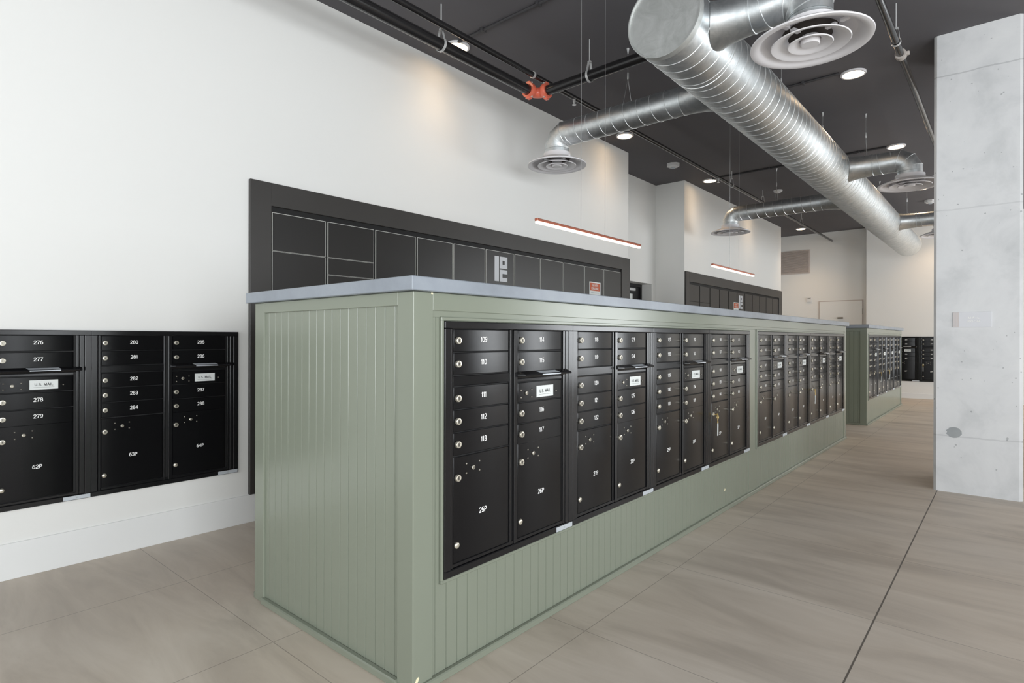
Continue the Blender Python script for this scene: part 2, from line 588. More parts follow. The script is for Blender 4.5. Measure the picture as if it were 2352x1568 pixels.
def put_text(mb, s, cap, at, wide=1.0, mi=0, weight=0.155, gap=0.11):
    """lettering on a local YZ face seen from +X: at = (x, y, z) of its centre, cap = letter height"""
    tot = sum(GL[c][0] + gap for c in s) - gap
    cur = -tot / 2
    hw_ = weight / 2
    lift = 0.0          # overlapping strokes sit a hair above one another, like layered vinyl
    for c in s:
        adv, strokes = GL[c]
        lift = 0.0
        for whole in strokes:
            # break the stroke at sharp corners; a small disc fills each corner
            runs, run = [], [whole[0]]
            for i in range(1, len(whole)):
                run.append(whole[i])
                if i < len(whole) - 1:
                    ax, ay = whole[i][0] - whole[i - 1][0], whole[i][1] - whole[i - 1][1]
                    bx_, by_ = whole[i + 1][0] - whole[i][0], whole[i + 1][1] - whole[i][1]
                    cs = (ax * bx_ + ay * by_) / ((math.hypot(ax, ay) * math.hypot(bx_, by_)) or 1e-9)
                    if cs < 0.75:
                        runs.append(run)
                        run = [whole[i]]
                        lift += 0.00012
                        q = [(whole[i][0] + hw_ * math.cos(k * PI / 5), whole[i][1] + hw_ * math.sin(k * PI / 5)) for k in range(10)]
                        mb.add([(at[0] + lift, at[1] + (cur + u) * cap * wide, at[2] + (v - 0.5) * cap) for u, v in q], [tuple(range(10))], mi)
            runs.append(run)
            for pts in runs:
                closed = len(pts) > 3 and math.hypot(pts[0][0] - pts[-1][0], pts[0][1] - pts[-1][1]) < 1e-6
                if closed:
                    pts = pts[:-1]
                n = len(pts)
                lift += 0.00012
                vs = []
                for i in range(n):
                    p0 = pts[i - 1] if (closed or i > 0) else None
                    p1 = pts[(i + 1) % n] if (closed or i < n - 1) else None
                    tx = ((p1 or pts[i])[0] - (p0 or pts[i])[0])
                    ty = ((p1 or pts[i])[1] - (p0 or pts[i])[1])
                    l = math.hypot(tx, ty) or 1e-9
                    nx, ny = -ty / l, tx / l
                    for sg_ in (1, -1):
                        u, v = pts[i][0] + nx * hw_ * sg_, pts[i][1] + ny * hw_ * sg_
                        vs.append((at[0] + lift, at[1] + (cur + u) * cap * wide, at[2] + (v - 0.5) * cap))
                m = n if closed else n - 1
                mb.add(vs, [(2 * i, 2 * i + 1, 2 * ((i + 1) % n) + 1, 2 * ((i + 1) % n)) for i in range(m)], mi)
        cur += adv + gap
    return mb


# ------------------------------------------------------------------ the setting
WX = -4.27          # plane of the long left wall
RX = -4.81          # alcove wall
struct('floor', MB().box(-6.2, RIGHT_X + 0.2, BACK_Y - 0.2, 17.0, -0.12, 0), M['floor'])
struct('ceiling', MB().box(-6.2, RIGHT_X + 0.2, BACK_Y - 0.2, 17.0, CEIL, CEIL + 0.15), M['ceiling'])
struct('wall_left', MB().box(-5.6, WX, BACK_Y - 0.2, 7.58, 0, CEIL), M['wall'])
# alcove wall with its door opening
OY0, OY1, OZ = 8.15, 9.37, 2.33
DX = -5.05          # plane of the black door
a = MB()
a.box(DX - 0.12, RX, 7.58, OY0, 0, CEIL)
a.box(DX - 0.12, RX, OY1, 9.52, 0, CEIL)
a.box(DX - 0.12, RX, OY0, OY1, OZ, CEIL)
struct('wall_alcove', a, M['wall'])
struct('wall_farleft', MB().box(-5.6, WX, 9.52, 15.06, 0, CEIL), M['wall'])
struct('wall_end', MB().box(-6.2, -2.643, 16.5, 16.7, 0, CEIL), M['wall'])
struct('wall_endright', MB().box(-2.643, RIGHT_X, 16.2, 16.7, 0, CEIL), M['wall'])
struct('wall_endleft', MB().box(-6.2, -6.05, 15.06, 16.5, 0, CEIL), M['wall'])
# glazed walls behind and to the right of the camera
b_ = MB()
xs = [-6.2] + [v for p in BACK_BAYS for v in p] + [RIGHT_X + 0.2]
for i in range(0, len(xs), 2):
    b_.box(xs[i], xs[i + 1], BACK_Y - 0.2, BACK_Y, 0, CEIL)
for p in BACK_BAYS:
    b_.box(p[0], p[1], BACK_Y - 0.2, BACK_Y, 3.3, CEIL)
    b_.box(p[0], p[1], BACK_Y - 0.2, BACK_Y, 0, 0.2)
struct('wall_back', b_, M['wall'])
b_ = MB()
ys = [BACK_Y] + [v for p in RIGHT_BAYS for v in p] + [17.0]
for i in range(0, len(ys), 2):
    b_.box(RIGHT_X, RIGHT_X + 0.2, ys[i], ys[i + 1], 0, CEIL)
for p in RIGHT_BAYS:
    b_.box(RIGHT_X, RIGHT_X + 0.2, p[0], p[1], 3.3, CEIL)
    b_.box(RIGHT_X, RIGHT_X + 0.2, p[0], p[1], 0, 0.2)
struct('wall_right', b_, M['wall'])
wi = 1
for p in BACK_BAYS:
    f = MB()
    for k in range(4):
        x = p[0] + (p[1] - p[0]) * k / 3
        f.box(max(p[0], x - 0.03), min(p[1], x + 0.03), BACK_Y - 0.15, BACK_Y - 0.05, 0.2, 3.3)
    f.box(p[0], p[1], BACK_Y - 0.15, BACK_Y - 0.05, 0.2, 0.27)
    f.box(p[0], p[1], BACK_Y - 0.15, BACK_Y - 0.05, 3.23, 3.3)
    o = struct('window_%d' % wi, f, M['mullion'])
    MB().box(p[0], p[1], BACK_Y - 0.105, BACK_Y - 0.095, 0.25, 3.25).build('pane', M['glass'], o)
    wi += 1
for p in RIGHT_BAYS:
    f = MB()
    for k in range(4):
        y = p[0] + (p[1] - p[0]) * k / 3
        f.box(RIGHT_X + 0.05, RIGHT_X + 0.15, max(p[0], y - 0.03), min(p[1], y + 0.03), 0.2, 3.3)
    f.box(RIGHT_X + 0.05, RIGHT_X + 0.15, p[0], p[1], 0.2, 0.27)
    f.box(RIGHT_X + 0.05, RIGHT_X + 0.15, p[0], p[1], 3.23, 3.3)
    o = struct('window_%d' % wi, f, M['mullion'])
    MB().box(RIGHT_X + 0.095, RIGHT_X + 0.105, p[0], p[1], 0.25, 3.25).build('pane', M['glass'], o)
    wi += 1
struct('baseboard_left', MB().bbox(WX, WX + 0.012, BACK_Y, 7.58, 0, 0.203, 0.002), M['trim'])
struct('baseboard_farleft', MB().bbox(WX, WX + 0.012, 9.52, 15.06, 0, 0.203, 0.002), M['trim'])
struct('baseboard_endright', MB().bbox(-2.643, RIGHT_X, 16.188, 16.2, 0, 0.12, 0.002), M['trim'])

# black glazed door in the alcove, with closer and a posted notice
d = MB()
d.box(DX, DX + 0.05, OY0, OY0 + 0.06, 0, OZ)
d.box(DX, DX + 0.05, OY1 - 0.05, OY1, 0, OZ)
d.box(DX, DX + 0.05, OY0 + 0.06, OY1 - 0.05, OZ - 0.05, OZ)
dr = struct('door_1', d, M['door_dark'])
MB().box(DX - 0.02, DX + 0.025, OY0 + 0.06, OY1 - 0.05, 0.01, OZ - 0.05).build('door_leaf', M['door_dark'], dr)
MB().bbox(DX + 0.026, DX + 0.075, OY0 + 0.3, 9.10, 2.20, 2.25, 0.008).build('door_closer', M['zinc_rod'], dr)
MB().box(DX + 0.0255, DX + 0.028, 8.80, 9.07, 1.93, 2.15).build('notice', M['label_white'], dr)

# flush white door in the end wall
d = MB()
d.box(-3.755, -3.735, 16.488, 16.5, 0, 2.345)
d.box(-2.775, -2.755, 16.488, 16.5, 0, 2.345)
d.box(-3.735, -2.775, 16.488, 16.5, 2.325, 2.345)
dr2 = struct('door_2', d, M['vent'])
MB().bbox(-3.733, -2.777, 16.478, 16.5, 0.01, 2.323, 0.003).build('door_leaf', M['wall'], dr2)
h = MB()
h.tube([(-3.31, 16.44, 1.90), (-3.19, 16.44, 1.90)], 0.022, 10)
h.tube([(-3.29, 16.478, 1.90), (-3.29, 16.44, 1.90)], 0.012, 8)
h.tube([(-3.21, 16.478, 1.90), (-3.21, 16.44, 1.90)], 0.012, 8)
h.build('handle', M['keyway'], dr2)
MB().box(-2.777, -2.765, 16.468, 16.478, 1.98, 2.12).build('hinge', M['keyway'], dr2)

# concrete column
t = thing('concrete_column', 'pale cast concrete column carrying the mail room sign', 'column', (-0.225, 6.47, 0))
c_ = 0.022
hw, dp = 0.305, 0.75
poly = [(-hw + c_, 0), (hw - c_, 0), (hw, c_), (hw, dp - c_), (hw - c_, dp), (-hw + c_, dp), (-hw, dp - c_), (-hw, c_)]
MB().prism(poly, 0, CEIL, 'XY').build('shaft', M['concrete'], t)
# damp stain with a shape of its own
st = [(0.055 * math.cos(2 * PI * k / 20) * (1 + 0.12 * math.sin(3 * k)), 0.048 * math.sin(2 * PI * k / 20)) for k in range(20)]
s_ = MB().prism([(x - 0.155, z + 0.535) for x, z in st], -0.0008, 0.0, 'XZ')
s_.build('patch', M['stain'], t)['label'] = 'round grey patch low on the column'

# mail room sign
sg = thing('mail_room_sign', 'small white MAIL ROOM sign with striped left edge on concrete column', 'sign', (-0.256, 6.47, 1.536), -PI / 2)
# local: +Y to the right, +X out of the wall
MB().bbox(0, 0.008, -0.133, 0.133, -0.067, 0.067, 0.0015).build('plaque', M['sign'], sg)
s_ = MB()
for k in range(7):
    y = -0.130 + k * 0.0060
    s_.box(0.008, 0.0095, y, y + 0.0020, -0.066, 0.066)
s_.build('stripes', M['sign_stripe'], sg)
s_ = MB()
put_text(s_, 'MAIL', 0.017, (0.0086, 0.012, 0.016), 1.35, weight=0.2, gap=0.34)
put_text(s_, 'ROOM', 0.017, (0.0086, 0.012, -0.014), 1.35, weight=0.2, gap=0.22)
s_.build('lettering', M['white_ink'], sg, recalc=False, smooth=False)

# ------------------------------------------------------------------ mailbox cabinets
CW, CH = 0.889, 1.033
ROWS_A = [(0.907, 1.003), (0.812, 0.907), (0.672, 0.766), (0.579, 0.672), (0.483, 0.579)]
ROWS_B = [(0.907, 1.003), (0.808, 0.904), (0.570, 0.668), (0.475, 0.570)]
PARCEL = (0.047, 0.481)
YA = (0.052, 0.400)
YB = (0.456, 0.802)


def door_mesh(name, w, z0, z1):
    """pressed steel door: flat face, rolled right hand edge"""
    g = 0.0022
    h_ = z1 - z0 - 2 * g
    prof = [(0.0, 0.0), (0.0045, 0.0), (0.009, 0.003), (0.009, w - 0.013), (0.0072, w - 0.008), (0.0030, w - 0.002), (0.0, w)]
    mb = MB()
    n = len(prof)
    b = 0.0022
    vs = []
    for (x, y) in prof:
        vs += [(x - (b if x > 0.006 else 0), y, g), (x, y, g + b), (x, y, g + h_ - b), (x - (b if x > 0.006 else 0), y, g + h_)]
    fs = []
    for i in range(n - 1):
        for k in range(3):
            fs.append((i * 4 + k, (i + 1) * 4 + k, (i + 1) * 4 + k + 1, i * 4 + k + 1))
    fs.append(tuple(i * 4 for i in range(n)))
    fs.append(tuple(i * 4 + 3 for i in range(n)))
    mb.add(vs, fs)
    return mb.mesh(name, [M['black']], angle=25)


def lock_mesh():
    mb = MB()
    mb.lathe([(0.0135, 0.0), (0.0148, 0.002), (0.0148, 0.010), (0.0132, 0.0135), (0.0095, 0.0140), (0.0085, 0.0125)], (0, 0, 0), 'X', 20)
    mb.disc((0.0125, 0, 0), 0.0085, 'X', 20, 1)
    mb.box(0.0126, 0.0132, -0.0012, 0.0012, -0.005, 0.005, 2)
    return mb.mesh('lock', [M['nickel'], M['keyway'], M['gap']])


def knob_mesh():
    mb = MB()
    mb.lathe([(0.0125, 0.0), (0.0135, 0.0015), (0.0130, 0.006), (0.0095, 0.0085), (0.0001, 0.0090)], (0, 0, 0), 'X', 20)
    return mb.mesh('knob', [M['nickel']], angle=50)


def service_mesh():
    mb = MB()
    mb.lathe([(0.0090, 0.0), (0.0095, 0.001), (0.0090, 0.005), (0.0060, 0.0065)], (0, 0, 0), 'X', 16)
    mb.disc((0.0062, 0, 0), 0.0060, 'X', 16, 1)
    return mb.mesh('service_lock', [M['nickel'], M['keyway']])


def screw_mesh():
    mb = MB()
    mb.lathe([(0.0045, 0.0), (0.0045, 0.001), (0.0025, 0.0032), (0.0001, 0.0036)], (0, 0, 0), 'X', 10)
    return mb.mesh('screw', [M['keyway']], angle=60)


def frame_mesh():
    mb = MB()
    T = 0.016
    mb.box(-0.004, 0.001, 0.004, CW - 0.004, 0.004, CH - 0.004, 1)      # dark backing
    b = 0.003
    mb.bbox(0, T, 0, CW, CH - 0.030, CH, b)
    mb.bbox(0, T, 0, CW, 0, 0.030, b)
    mb.bbox(0, T, 0, 0.034, 0.029, CH - 0.029, b)
    mb.bbox(0, T, CW - 0.034, CW, 0.029, CH - 0.029, b)
    # inner stepped mouldings
    mb.bbox(0, 0.011, 0.036, 0.049, 0.030, CH - 0.030, 0.002)
    mb.bbox(0, 0.0105, 0.812, 0.827, 0.030, CH - 0.030, 0.002)
    mb.bbox(0, 0.0135, 0.830, 0.853, 0.030, CH - 0.030, 0.0025)
    mb.bbox(0, 0.008, 0.050, 0.838, 0.031, 0.046, 0.002)
    mb.bbox(0, 0.0085, 0.050, 0.838, 1.004, 1.003 + 0.0012 + 0.006, 0.001)
    # mullion between the two columns
    mb.bbox(0, 0.0095, 0.403, 0.413, 0.030, CH - 0.030, 0.002)
    mb.bbox(0, 0.0125, 0.430, 0.453, 0.030, CH - 0.030, 0.0025)
    return mb.mesh('frame', [M['black_edge'], M['gap']], angle=25)


def blank_mesh():
    mb = MB()
    mb.bbox(0, 0.006, YA[0], YA[1] + 0.003, 0.768, 0.810, 0.002)
    return mb.mesh('blank_panel', [M['black']], angle=25)


def hood_mesh():
    mb = MB()
    # sloping lip that juts out over the mail slot
    prof = [(0.004, 0.812), (0.016, 0.812), (0.050, 0.800), (0.053, 0.794), (0.050, 0.790), (0.012, 0.786), (0.004, 0.778)]
    n = len(prof)
    y0, y1, i0, i1 = 0.444, 0.842, 0.462, 0.824
    secs = []
    for (yy, kk) in ((y0, 0.35), (i0, 1.0), (i1, 1.0), (y1, 0.35)):
        secs.append([(0.004 + (x - 0.004) * kk, yy, z) for x, z in prof])
    vs = [p for s in secs for p in s]
    fs = []
    for i in range(3):
        for k in range(n):
            k2 = (k + 1) % n
            fs.append((i * n + k, i * n + k2, (i + 1) * n + k2, (i + 1) * n + k))
    fs.append(tuple(range(n)))
    fs.append(tuple(3 * n + k for k in range(n)))
    mb.add(vs, fs)
    # plain rail below the slot
    mb.bbox(0, 0.006, YB[0], YB[1], 0.764, 0.778, 0.0015)
    return mb.mesh('mail_slot_hood', [M['black_edge']], angle=25)


def hood_label_mesh():
    mb = MB()
    # lies on the slope of the hood
    a, b2 = (0.022, 0.8107), (0.047, 0.8019)
    mb.add([(a[0], 0.575, a[1]), (b2[0], 0.585, b2[1]), (b2[0], 0.735, b2[1]), (a[0], 0.725, a[1])], [(0, 1, 2, 3)])
    mb.box(0.0505, 0.0535, 0.588, 0.732, 0.7925, 0.7980)
    return mb.mesh('hood_label', [M['plate']])


def sticker_mesh():
    mb = MB()
    mb.box(0.009, 0.0098, 0.0, 0.132, 0.0, 0.0545, 0)
    put_text(mb, 'U.S. MAIL', 0.0150, (0.0101, 0.066, 0.029), 1.10, 1)
    mb.box(0.0098, 0.0100, 0.018, 0.114, 0.0115, 0.0125, 1)
    return mb.mesh('mail_sticker', [M['label_white'], M['black_ink']], recalc=False, smooth=False)


def plate_mesh():
    mb = MB()
    mb.bbox(0.0145, 0.0175, 0.749, 0.884, 0.003, 0.026, 0.0006)
    mb.disc((0.0177, 0.816, 0.0145), 0.005, 'X', 10, 1)
    return mb.mesh('number_plate', [M['plate'], M['label_grey']])


CM = {}
CM['frame'] = frame_mesh()
CM['blank'] = blank_mesh()
CM['hood'] = hood_mesh()
CM['hood_label'] = hood_label_mesh()
CM['sticker'] = sticker_mesh()
CM['plate'] = plate_mesh()
CM['lock'] = lock_mesh()
CM['knob'] = knob_mesh()
CM['service'] = service_mesh()
CM['screw'] = screw_mesh()
CM['A'] = [door_mesh('mailbox_door', YA[1] - YA[0], *r) for r in ROWS_A]
CM['B'] = [door_mesh('mailbox_door', YB[1] - YB[0], *r) for r in ROWS_B]
CM['U'] = door_mesh('collection_door', YB[1] - YB[0], 0.668, 0.762)
CM['PA'] = door_mesh('parcel_door', YA[1] - YA[0], *PARCEL)
CM['PB'] = door_mesh('parcel_door', YB[1] - YB[0], *PARCEL)


def number_mesh(s):
    mb = MB()
    put_text(mb, s, 0.0218, (0, 0, 0), 1.05, 0, 0.17)
    return mb.mesh('door_number', [M['white_ink']], recalc=False, smooth=False)


def cabinet(loc, rz, first, parcel, label, group, sz=1.0, only=None):
    t = thing('mailbox_cabinet', label, 'mailbox', loc, rz, group)
    t.scale = (1, 1, sz)
    link('frame', CM['frame'], t)
    link('number_plate', CM['plate'], t)['label'] = 'small silver plate'
    n = first
    link('blank_panel', CM['blank'], t)
    for c, (rows, y0) in enumerate(((ROWS_A, YA[0]), (ROWS_B, YB[0]))):
        for i, (z0, z1) in enumerate(rows):
            dd = link('mailbox_door', CM['AB'[c]][i], t, (0.001, y0, z0))
            link('lock', CM['lock'], dd, (0.009, 0.020, (z1 - z0) / 2))
            link('door_number', number_mesh(str(n)), dd, (0.0094, 0.178, (z1 - z0) / 2 + 0.005))
            n += 1
        dd = link('parcel_door', CM['PA' if c == 0 else 'PB'], t, (0.001, y0, PARCEL[0]))
        link('lock', CM['lock'], dd, (0.009, 0.019, 0.348))
        link('knob', CM['knob'], dd, (0.009, 0.017, 0.074))
        link('door_number', number_mesh('%dP' % (parcel + c)), dd, (0.0094, 0.174, 0.186))
        link('service_lock', CM['service'], dd, (0.009, 0.113, 0.376))
        for sy in (0.074, 0.152):
            for szz in (0.358, 0.397):
                link('screw', CM['screw'], dd, (0.009, sy, szz))
    u = link('collection_door', CM['U'], t, (0.001, YB[0], 0.668))
    st_ = link('mail_sticker', CM['sticker'], u, (0.0, 0.138, 0.016))
    st_['label'] = 'white U.S. MAIL sticker'
    link('service_lock', CM['service'], u, (0.009, 0.062, 0.042))
    for sy, szz in ((0.024, 0.057), (0.102, 0.056), (0.024, 0.023), (0.102, 0.021), (0.295, 0.038)):
        link('screw', CM['screw'], u, (0.009, sy, szz))
    hd = link('mail_slot_hood', CM['hood'], t)
    link('hood_label', CM['hood_label'], hd)
    return t


FX = -1.7215        # face of the island panels behind the cabinets
near_lab = ['black mailbox cabinet with doors 109 to 117, nearest on the green island',
            'black mailbox cabinet with doors 118 to 126, second from the near corner',
            'black mailbox cabinet with doors 127 to 135, third from the near corner',
            'black mailbox cabinet with doors 136 to 144, keys hanging in its left parcel door']
for i in range(4):
    cabinet((FX, 1.574 + i * 0.8905, 0.397), 0, 109 + 9 * i, 25 + 2 * i, near_lab[i], 'mailbox cabinets in the long green island')
far_lab = ['black mailbox cabinet just beyond the green post halfway along the long island',
           'black mailbox cabinet second beyond the green post of the long island',
           'black mailbox cabinet with hanging keys beyond the green post of the long island',
           'black mailbox cabinet at the far end of the long green island']
for i in range(4):
    cabinet((FX, 5.345 + i * 0.8895, 0.397), 0, 145 + 9 * i, 33 + 2 * i, far_lab[i], 'mailbox cabinets in the long green island')
isl2 = ['black mailbox cabinet nearest the dark end of the small rear island',
        'black mailbox cabinet second along the small rear island, keys in its parcel door',
        'black mailbox cabinet third along the small rear island, keys in its parcel door',
        'black mailbox cabinet at the far end of the small rear island']
for i in range(4):
    cabinet((FX, 10.69 + i * 0.8905, 0.397), 0, 181 + 9 * i, 41 + 2 * i, isl2[i], 'mailbox cabinets in the small rear island')
cabinet((WX + 0.001, 0.118, 0.387), 0, 271, 61, 'black mailbox cabinet with doors 276 to 279, cut by the left picture edge', 'mailbox cabinets on the white wall', 0.985)
cabinet((WX + 0.001, 1.005, 0.387), 0, 280, 63, 'black mailbox cabinet on the white wall with doors 280 to 288', 'mailbox cabinets on the white wall', 0.985)
cabinet((-2.474, 16.199, 0.397), -PI / 2, 289, 65, 'left black mailbox cabinet on the far end wall beyond the rear island', 'mailbox cabinets on the end wall')
cabinet((-1.585, 16.199, 0.397), -PI / 2, 298, 67, 'right black mailbox cabinet on the far end wall, half hidden by the column', 'mailbox cabinets on the end wall')


def keyset(loc, label, rz=0.0, big=1.0):
    t = thing('key_set', label, 'keys', loc, rz, 'keys hanging from mailbox locks')
    k = MB()
    k.tube([(0.014, 0, 0), (0.030, 0, 0)], 0.0045, 8)
    k.bbox(0.030, 0.040, -0.002, 0.002, -0.010, 0.010, 0.001)
    k.build('key', M['gold'], t)
    r = MB()
    cz, rr = -0.019, 0.015
    r.tube([(0.037, rr * math.cos(2 * PI * i / 20), cz + rr * math.sin(2 * PI * i / 20)) for i in range(20)], 0.0024, 6, closed=True)
    r.tube([(0.037, 0.0, cz - rr), (0.037, 0.0, cz - rr - 0.016)], 0.003, 6)
    r.tube([(0.037, 0.008 * math.cos(2 * PI * i / 14), cz - rr - 0.022 + 0.008 * math.sin(2 * PI * i / 14)) for i in range(14)], 0.0022, 6, closed=True)
    r.build('ring', M['gold'], t)
    g = MB()
    g.bbox(0.034, 0.040, -0.0065, 0.0065, cz - 0.140, cz - 0.044, 0.0015)
    g.build('tag', M['label_white'], t)['label'] = 'white strip tag'
    return t


LKX = FX + 0.010
pz = 0.397 + PARCEL[0] + 0.348
keyset((LKX, 1.574 + 3 * 0.8905 + YA[0] + 0.032, pz - 0.002), 'brass key with ring and white tag in the fourth cabinet of the long island')
keyset((LKX, 5.345 + 2 * 0.8895 + YA[0] + 0.032, pz - 0.002), 'brass key with white tag beyond the green post of the long island')
keyset((LKX, 10.69 + 1 * 0.8905 + YA[0] + 0.020, pz), 'key with white tag in the second cabinet of the rear island')
keyset((LKX, 10.69 + 2 * 0.8905 + YA[0] + 0.020, pz), 'key with white tag in the third cabinet of the rear island')
keyset((-1.585 + YA[0] + 0.020, 16.189, pz), 'key with white tag in the cabinet on the far end wall', -PI / 2)


# ------------------------------------------------------------------ islands
def bead_panel(u0, u1, z0, z1, pitch=0.0602, start=None, axis='Y', plane=0.0, depth=0.0035, sgn=1):
    """bead board: flat boards with a V groove every pitch; extruded in z"""
    prof = [(u0, 0.0)]
    u = start if start is not None else u0 + pitch
    while u < u1 - 0.004:
        prof += [(u - 0.0032, 0.0), (u - 0.0012, -depth), (u + 0.0012, -depth), (u + 0.0032, 0.0)]
        u += pitch
    prof.append((u1, 0.0))
    mb = MB()
    vs = []
    for (p, d) in prof:
        for z in (z0, z1):
            vs.append((plane + sgn * d, p, z) if axis == 'Y' else (p, plane + sgn * d, z))
    fs = [(2 * i, 2 * i + 2, 2 * i + 3, 2 * i + 1) for i in range(len(prof) - 1)]
    mb.add(vs, fs)
    return mb


def ring_frame(mb, x0, x1, ya, yb, za, zb, w, b=0.003):
    mb.bbox(x0, x1, ya, yb, zb - w, zb, b)
    mb.bbox(x0, x1, ya, yb, za, za + w, b)
    mb.bbox(x0, x1, ya, ya + w, za + w - b, zb - w + b, b)
    mb.bbox(x0, x1, yb - w, yb, za + w - b, zb - w + b, b)


def island(y0, y1, groups, label, ctop_label, full=True):
    XL, XR, ZT = -2.995, -1.715, 1.541
    t = thing('mailbox_island', label, 'island', ((XL + XR) / 2, (y0 + y1) / 2, 0))
    ox, oy = -(XL + XR) / 2, -(y0 + y1) / 2

    def B(mb, name, mat='sage'):
        mb.v = [(x + ox, y + oy, z) for x, y, z in mb.v]
        return mb.build(name, M[mat], t)
    mb = MB()
    mb.box(XL + 0.02, XR - 0.012, y0 + 0.016, y1 - 0.016, 0.0, ZT)
    B(mb, 'carcass')
    # front and back bead boards
    B(bead_panel(y0 + 0.098, y1 - 0.098, 0.02, 1.446, start=y0 + 0.1173, plane=XR - 0.0075), 'front_panel')
    B(MB().bbox(XR - 0.02, XR - 0.006, y0 + 0.098, y1 - 0.098, 1.444, 1.474, 0.001), 'frieze')
    for (g1, g2) in zip(groups[:-1], groups[1:]):
        B(MB().bbox(XR - 0.02, XR - 0.004, g1[1] + 0.018, g2[0] - 0.018, 0.030, 1.448, 0.002), 'stile')
    B(bead_panel(y0 + 0.098, y1 - 0.098, 0.02, 1.472, start=y0 + 0.1173, plane=XL + 0.0075, sgn=-1), 'back_panel')
    B(bead_panel(XL + 0.09, XR - 0.09, 0.02, 1.49, pitch=0.0640, start=XL + 0.133, axis='X', plane=y0 + 0.010, sgn=-1), 'end_panel')
    B(bead_panel(XL + 0.09, XR - 0.09, 0.02, 1.49, pitch=0.0640, start=XL + 0.133, axis='X', plane=y1 - 0.010), 'end_panel')
    # corner posts
    for (xa, xb) in ((XL, XL + 0.097), (XR - 0.097, XR)):
        for (ya, yb) in ((y0, y0 + 0.100), (y1 - 0.100, y1)):
            B(MB().bbox(xa, xb, ya, yb, 0, ZT, 0.003), 'corner_post')
    # rails under the top
    for (xa, xb) in ((XL, XL + 0.02), (XR - 0.02, XR)):
        B(MB().bbox(xa, xb, y0 + 0.098, y1 - 0.098, 1.470, ZT, 0.002), 'top_rail')
    for (ya, yb) in ((y0, y0 + 0.02), (y1 - 0.02, y1)):
        B(MB().bbox(XL + 0.095, XR - 0.095, ya, yb, 1.488, ZT, 0.002), 'top_rail')
    # base moulding
    mb = MB()
    mb.bbox(XR - 0.01, XR + 0.014, y0 + 0.0, y1, 0, 0.033, 0.005)
    mb.bbox(XL - 0.014, XL + 0.01, y0, y1, 0, 0.033, 0.005)
    mb.bbox(XL + 0.09, XR - 0.09, y0 - 0.014, y0 + 0.012, 0, 0.033, 0.005)
    mb.bbox(XL + 0.09, XR - 0.09, y1 - 0.012, y1 + 0.014, 0, 0.033, 0.005)
    B(mb, 'base_moulding')
    # moulding round each bank of cabinets
    for (ga, gb) in groups:
        mb = MB()
        ring_frame(mb, XR - 0.009, XR + 0.006, ga - 0.016, gb + 0.016, 0.382, 1.447, 0.015)
        B(mb, 'cabinet_moulding')
    # countertop
    c = thing('countertop', ctop_label, 'countertop', ((XL + XR) / 2, (y0 + y1) / 2, ZT))
    MB().bbox(XL - 0.045 + ox, XR + 0.030 + ox, y0 - 0.030 + oy, y1 + 0.045 + oy, 0.001, 0.055, 0.003).build('slab', M['counter'], c)
    return t, ox, oy


it, iox, ioy = island(1.42, 9.035, [(1.574, 5.136), (5.345, 8.903)], 'long sage green island with bead board panels and mailboxes', 'long blue grey countertop on the near green island')
i2, _, _ = island(10.57, 14.40, [(10.69, 14.252)], 'small sage green island at the rear, beyond the long one', 'grey countertop on the small rear island')
# chips in the green paint
ch = MB()
ch.prism([(1.428 + ioy, 0.030), (1.437 + ioy, 0.034), (1.452 + ioy, 0.058), (1.447 + ioy, 0.066), (1.438 + ioy, 0.062), (1.429 + ioy, 0.044)], -1.715 + iox, -1.7144 + iox, 'YZ')
ch.prism([(1.507 + ioy, 1.534), (1.518 + ioy, 1.533), (1.517 + ioy, 1.540), (1.509 + ioy, 1.540)], -1.715 + iox, -1.7144 + iox, 'YZ')
ch.prism([(4.590 + ioy, 0.155), (4.606 + ioy, 0.152), (4.612 + ioy, 0.168), (4.598 + ioy, 0.172)], -1.7222 + iox, -1.7214 + iox, 'YZ')
ch.build('paint_chip', M['chip'], it)['label'] = 'pale chips in the green paint'


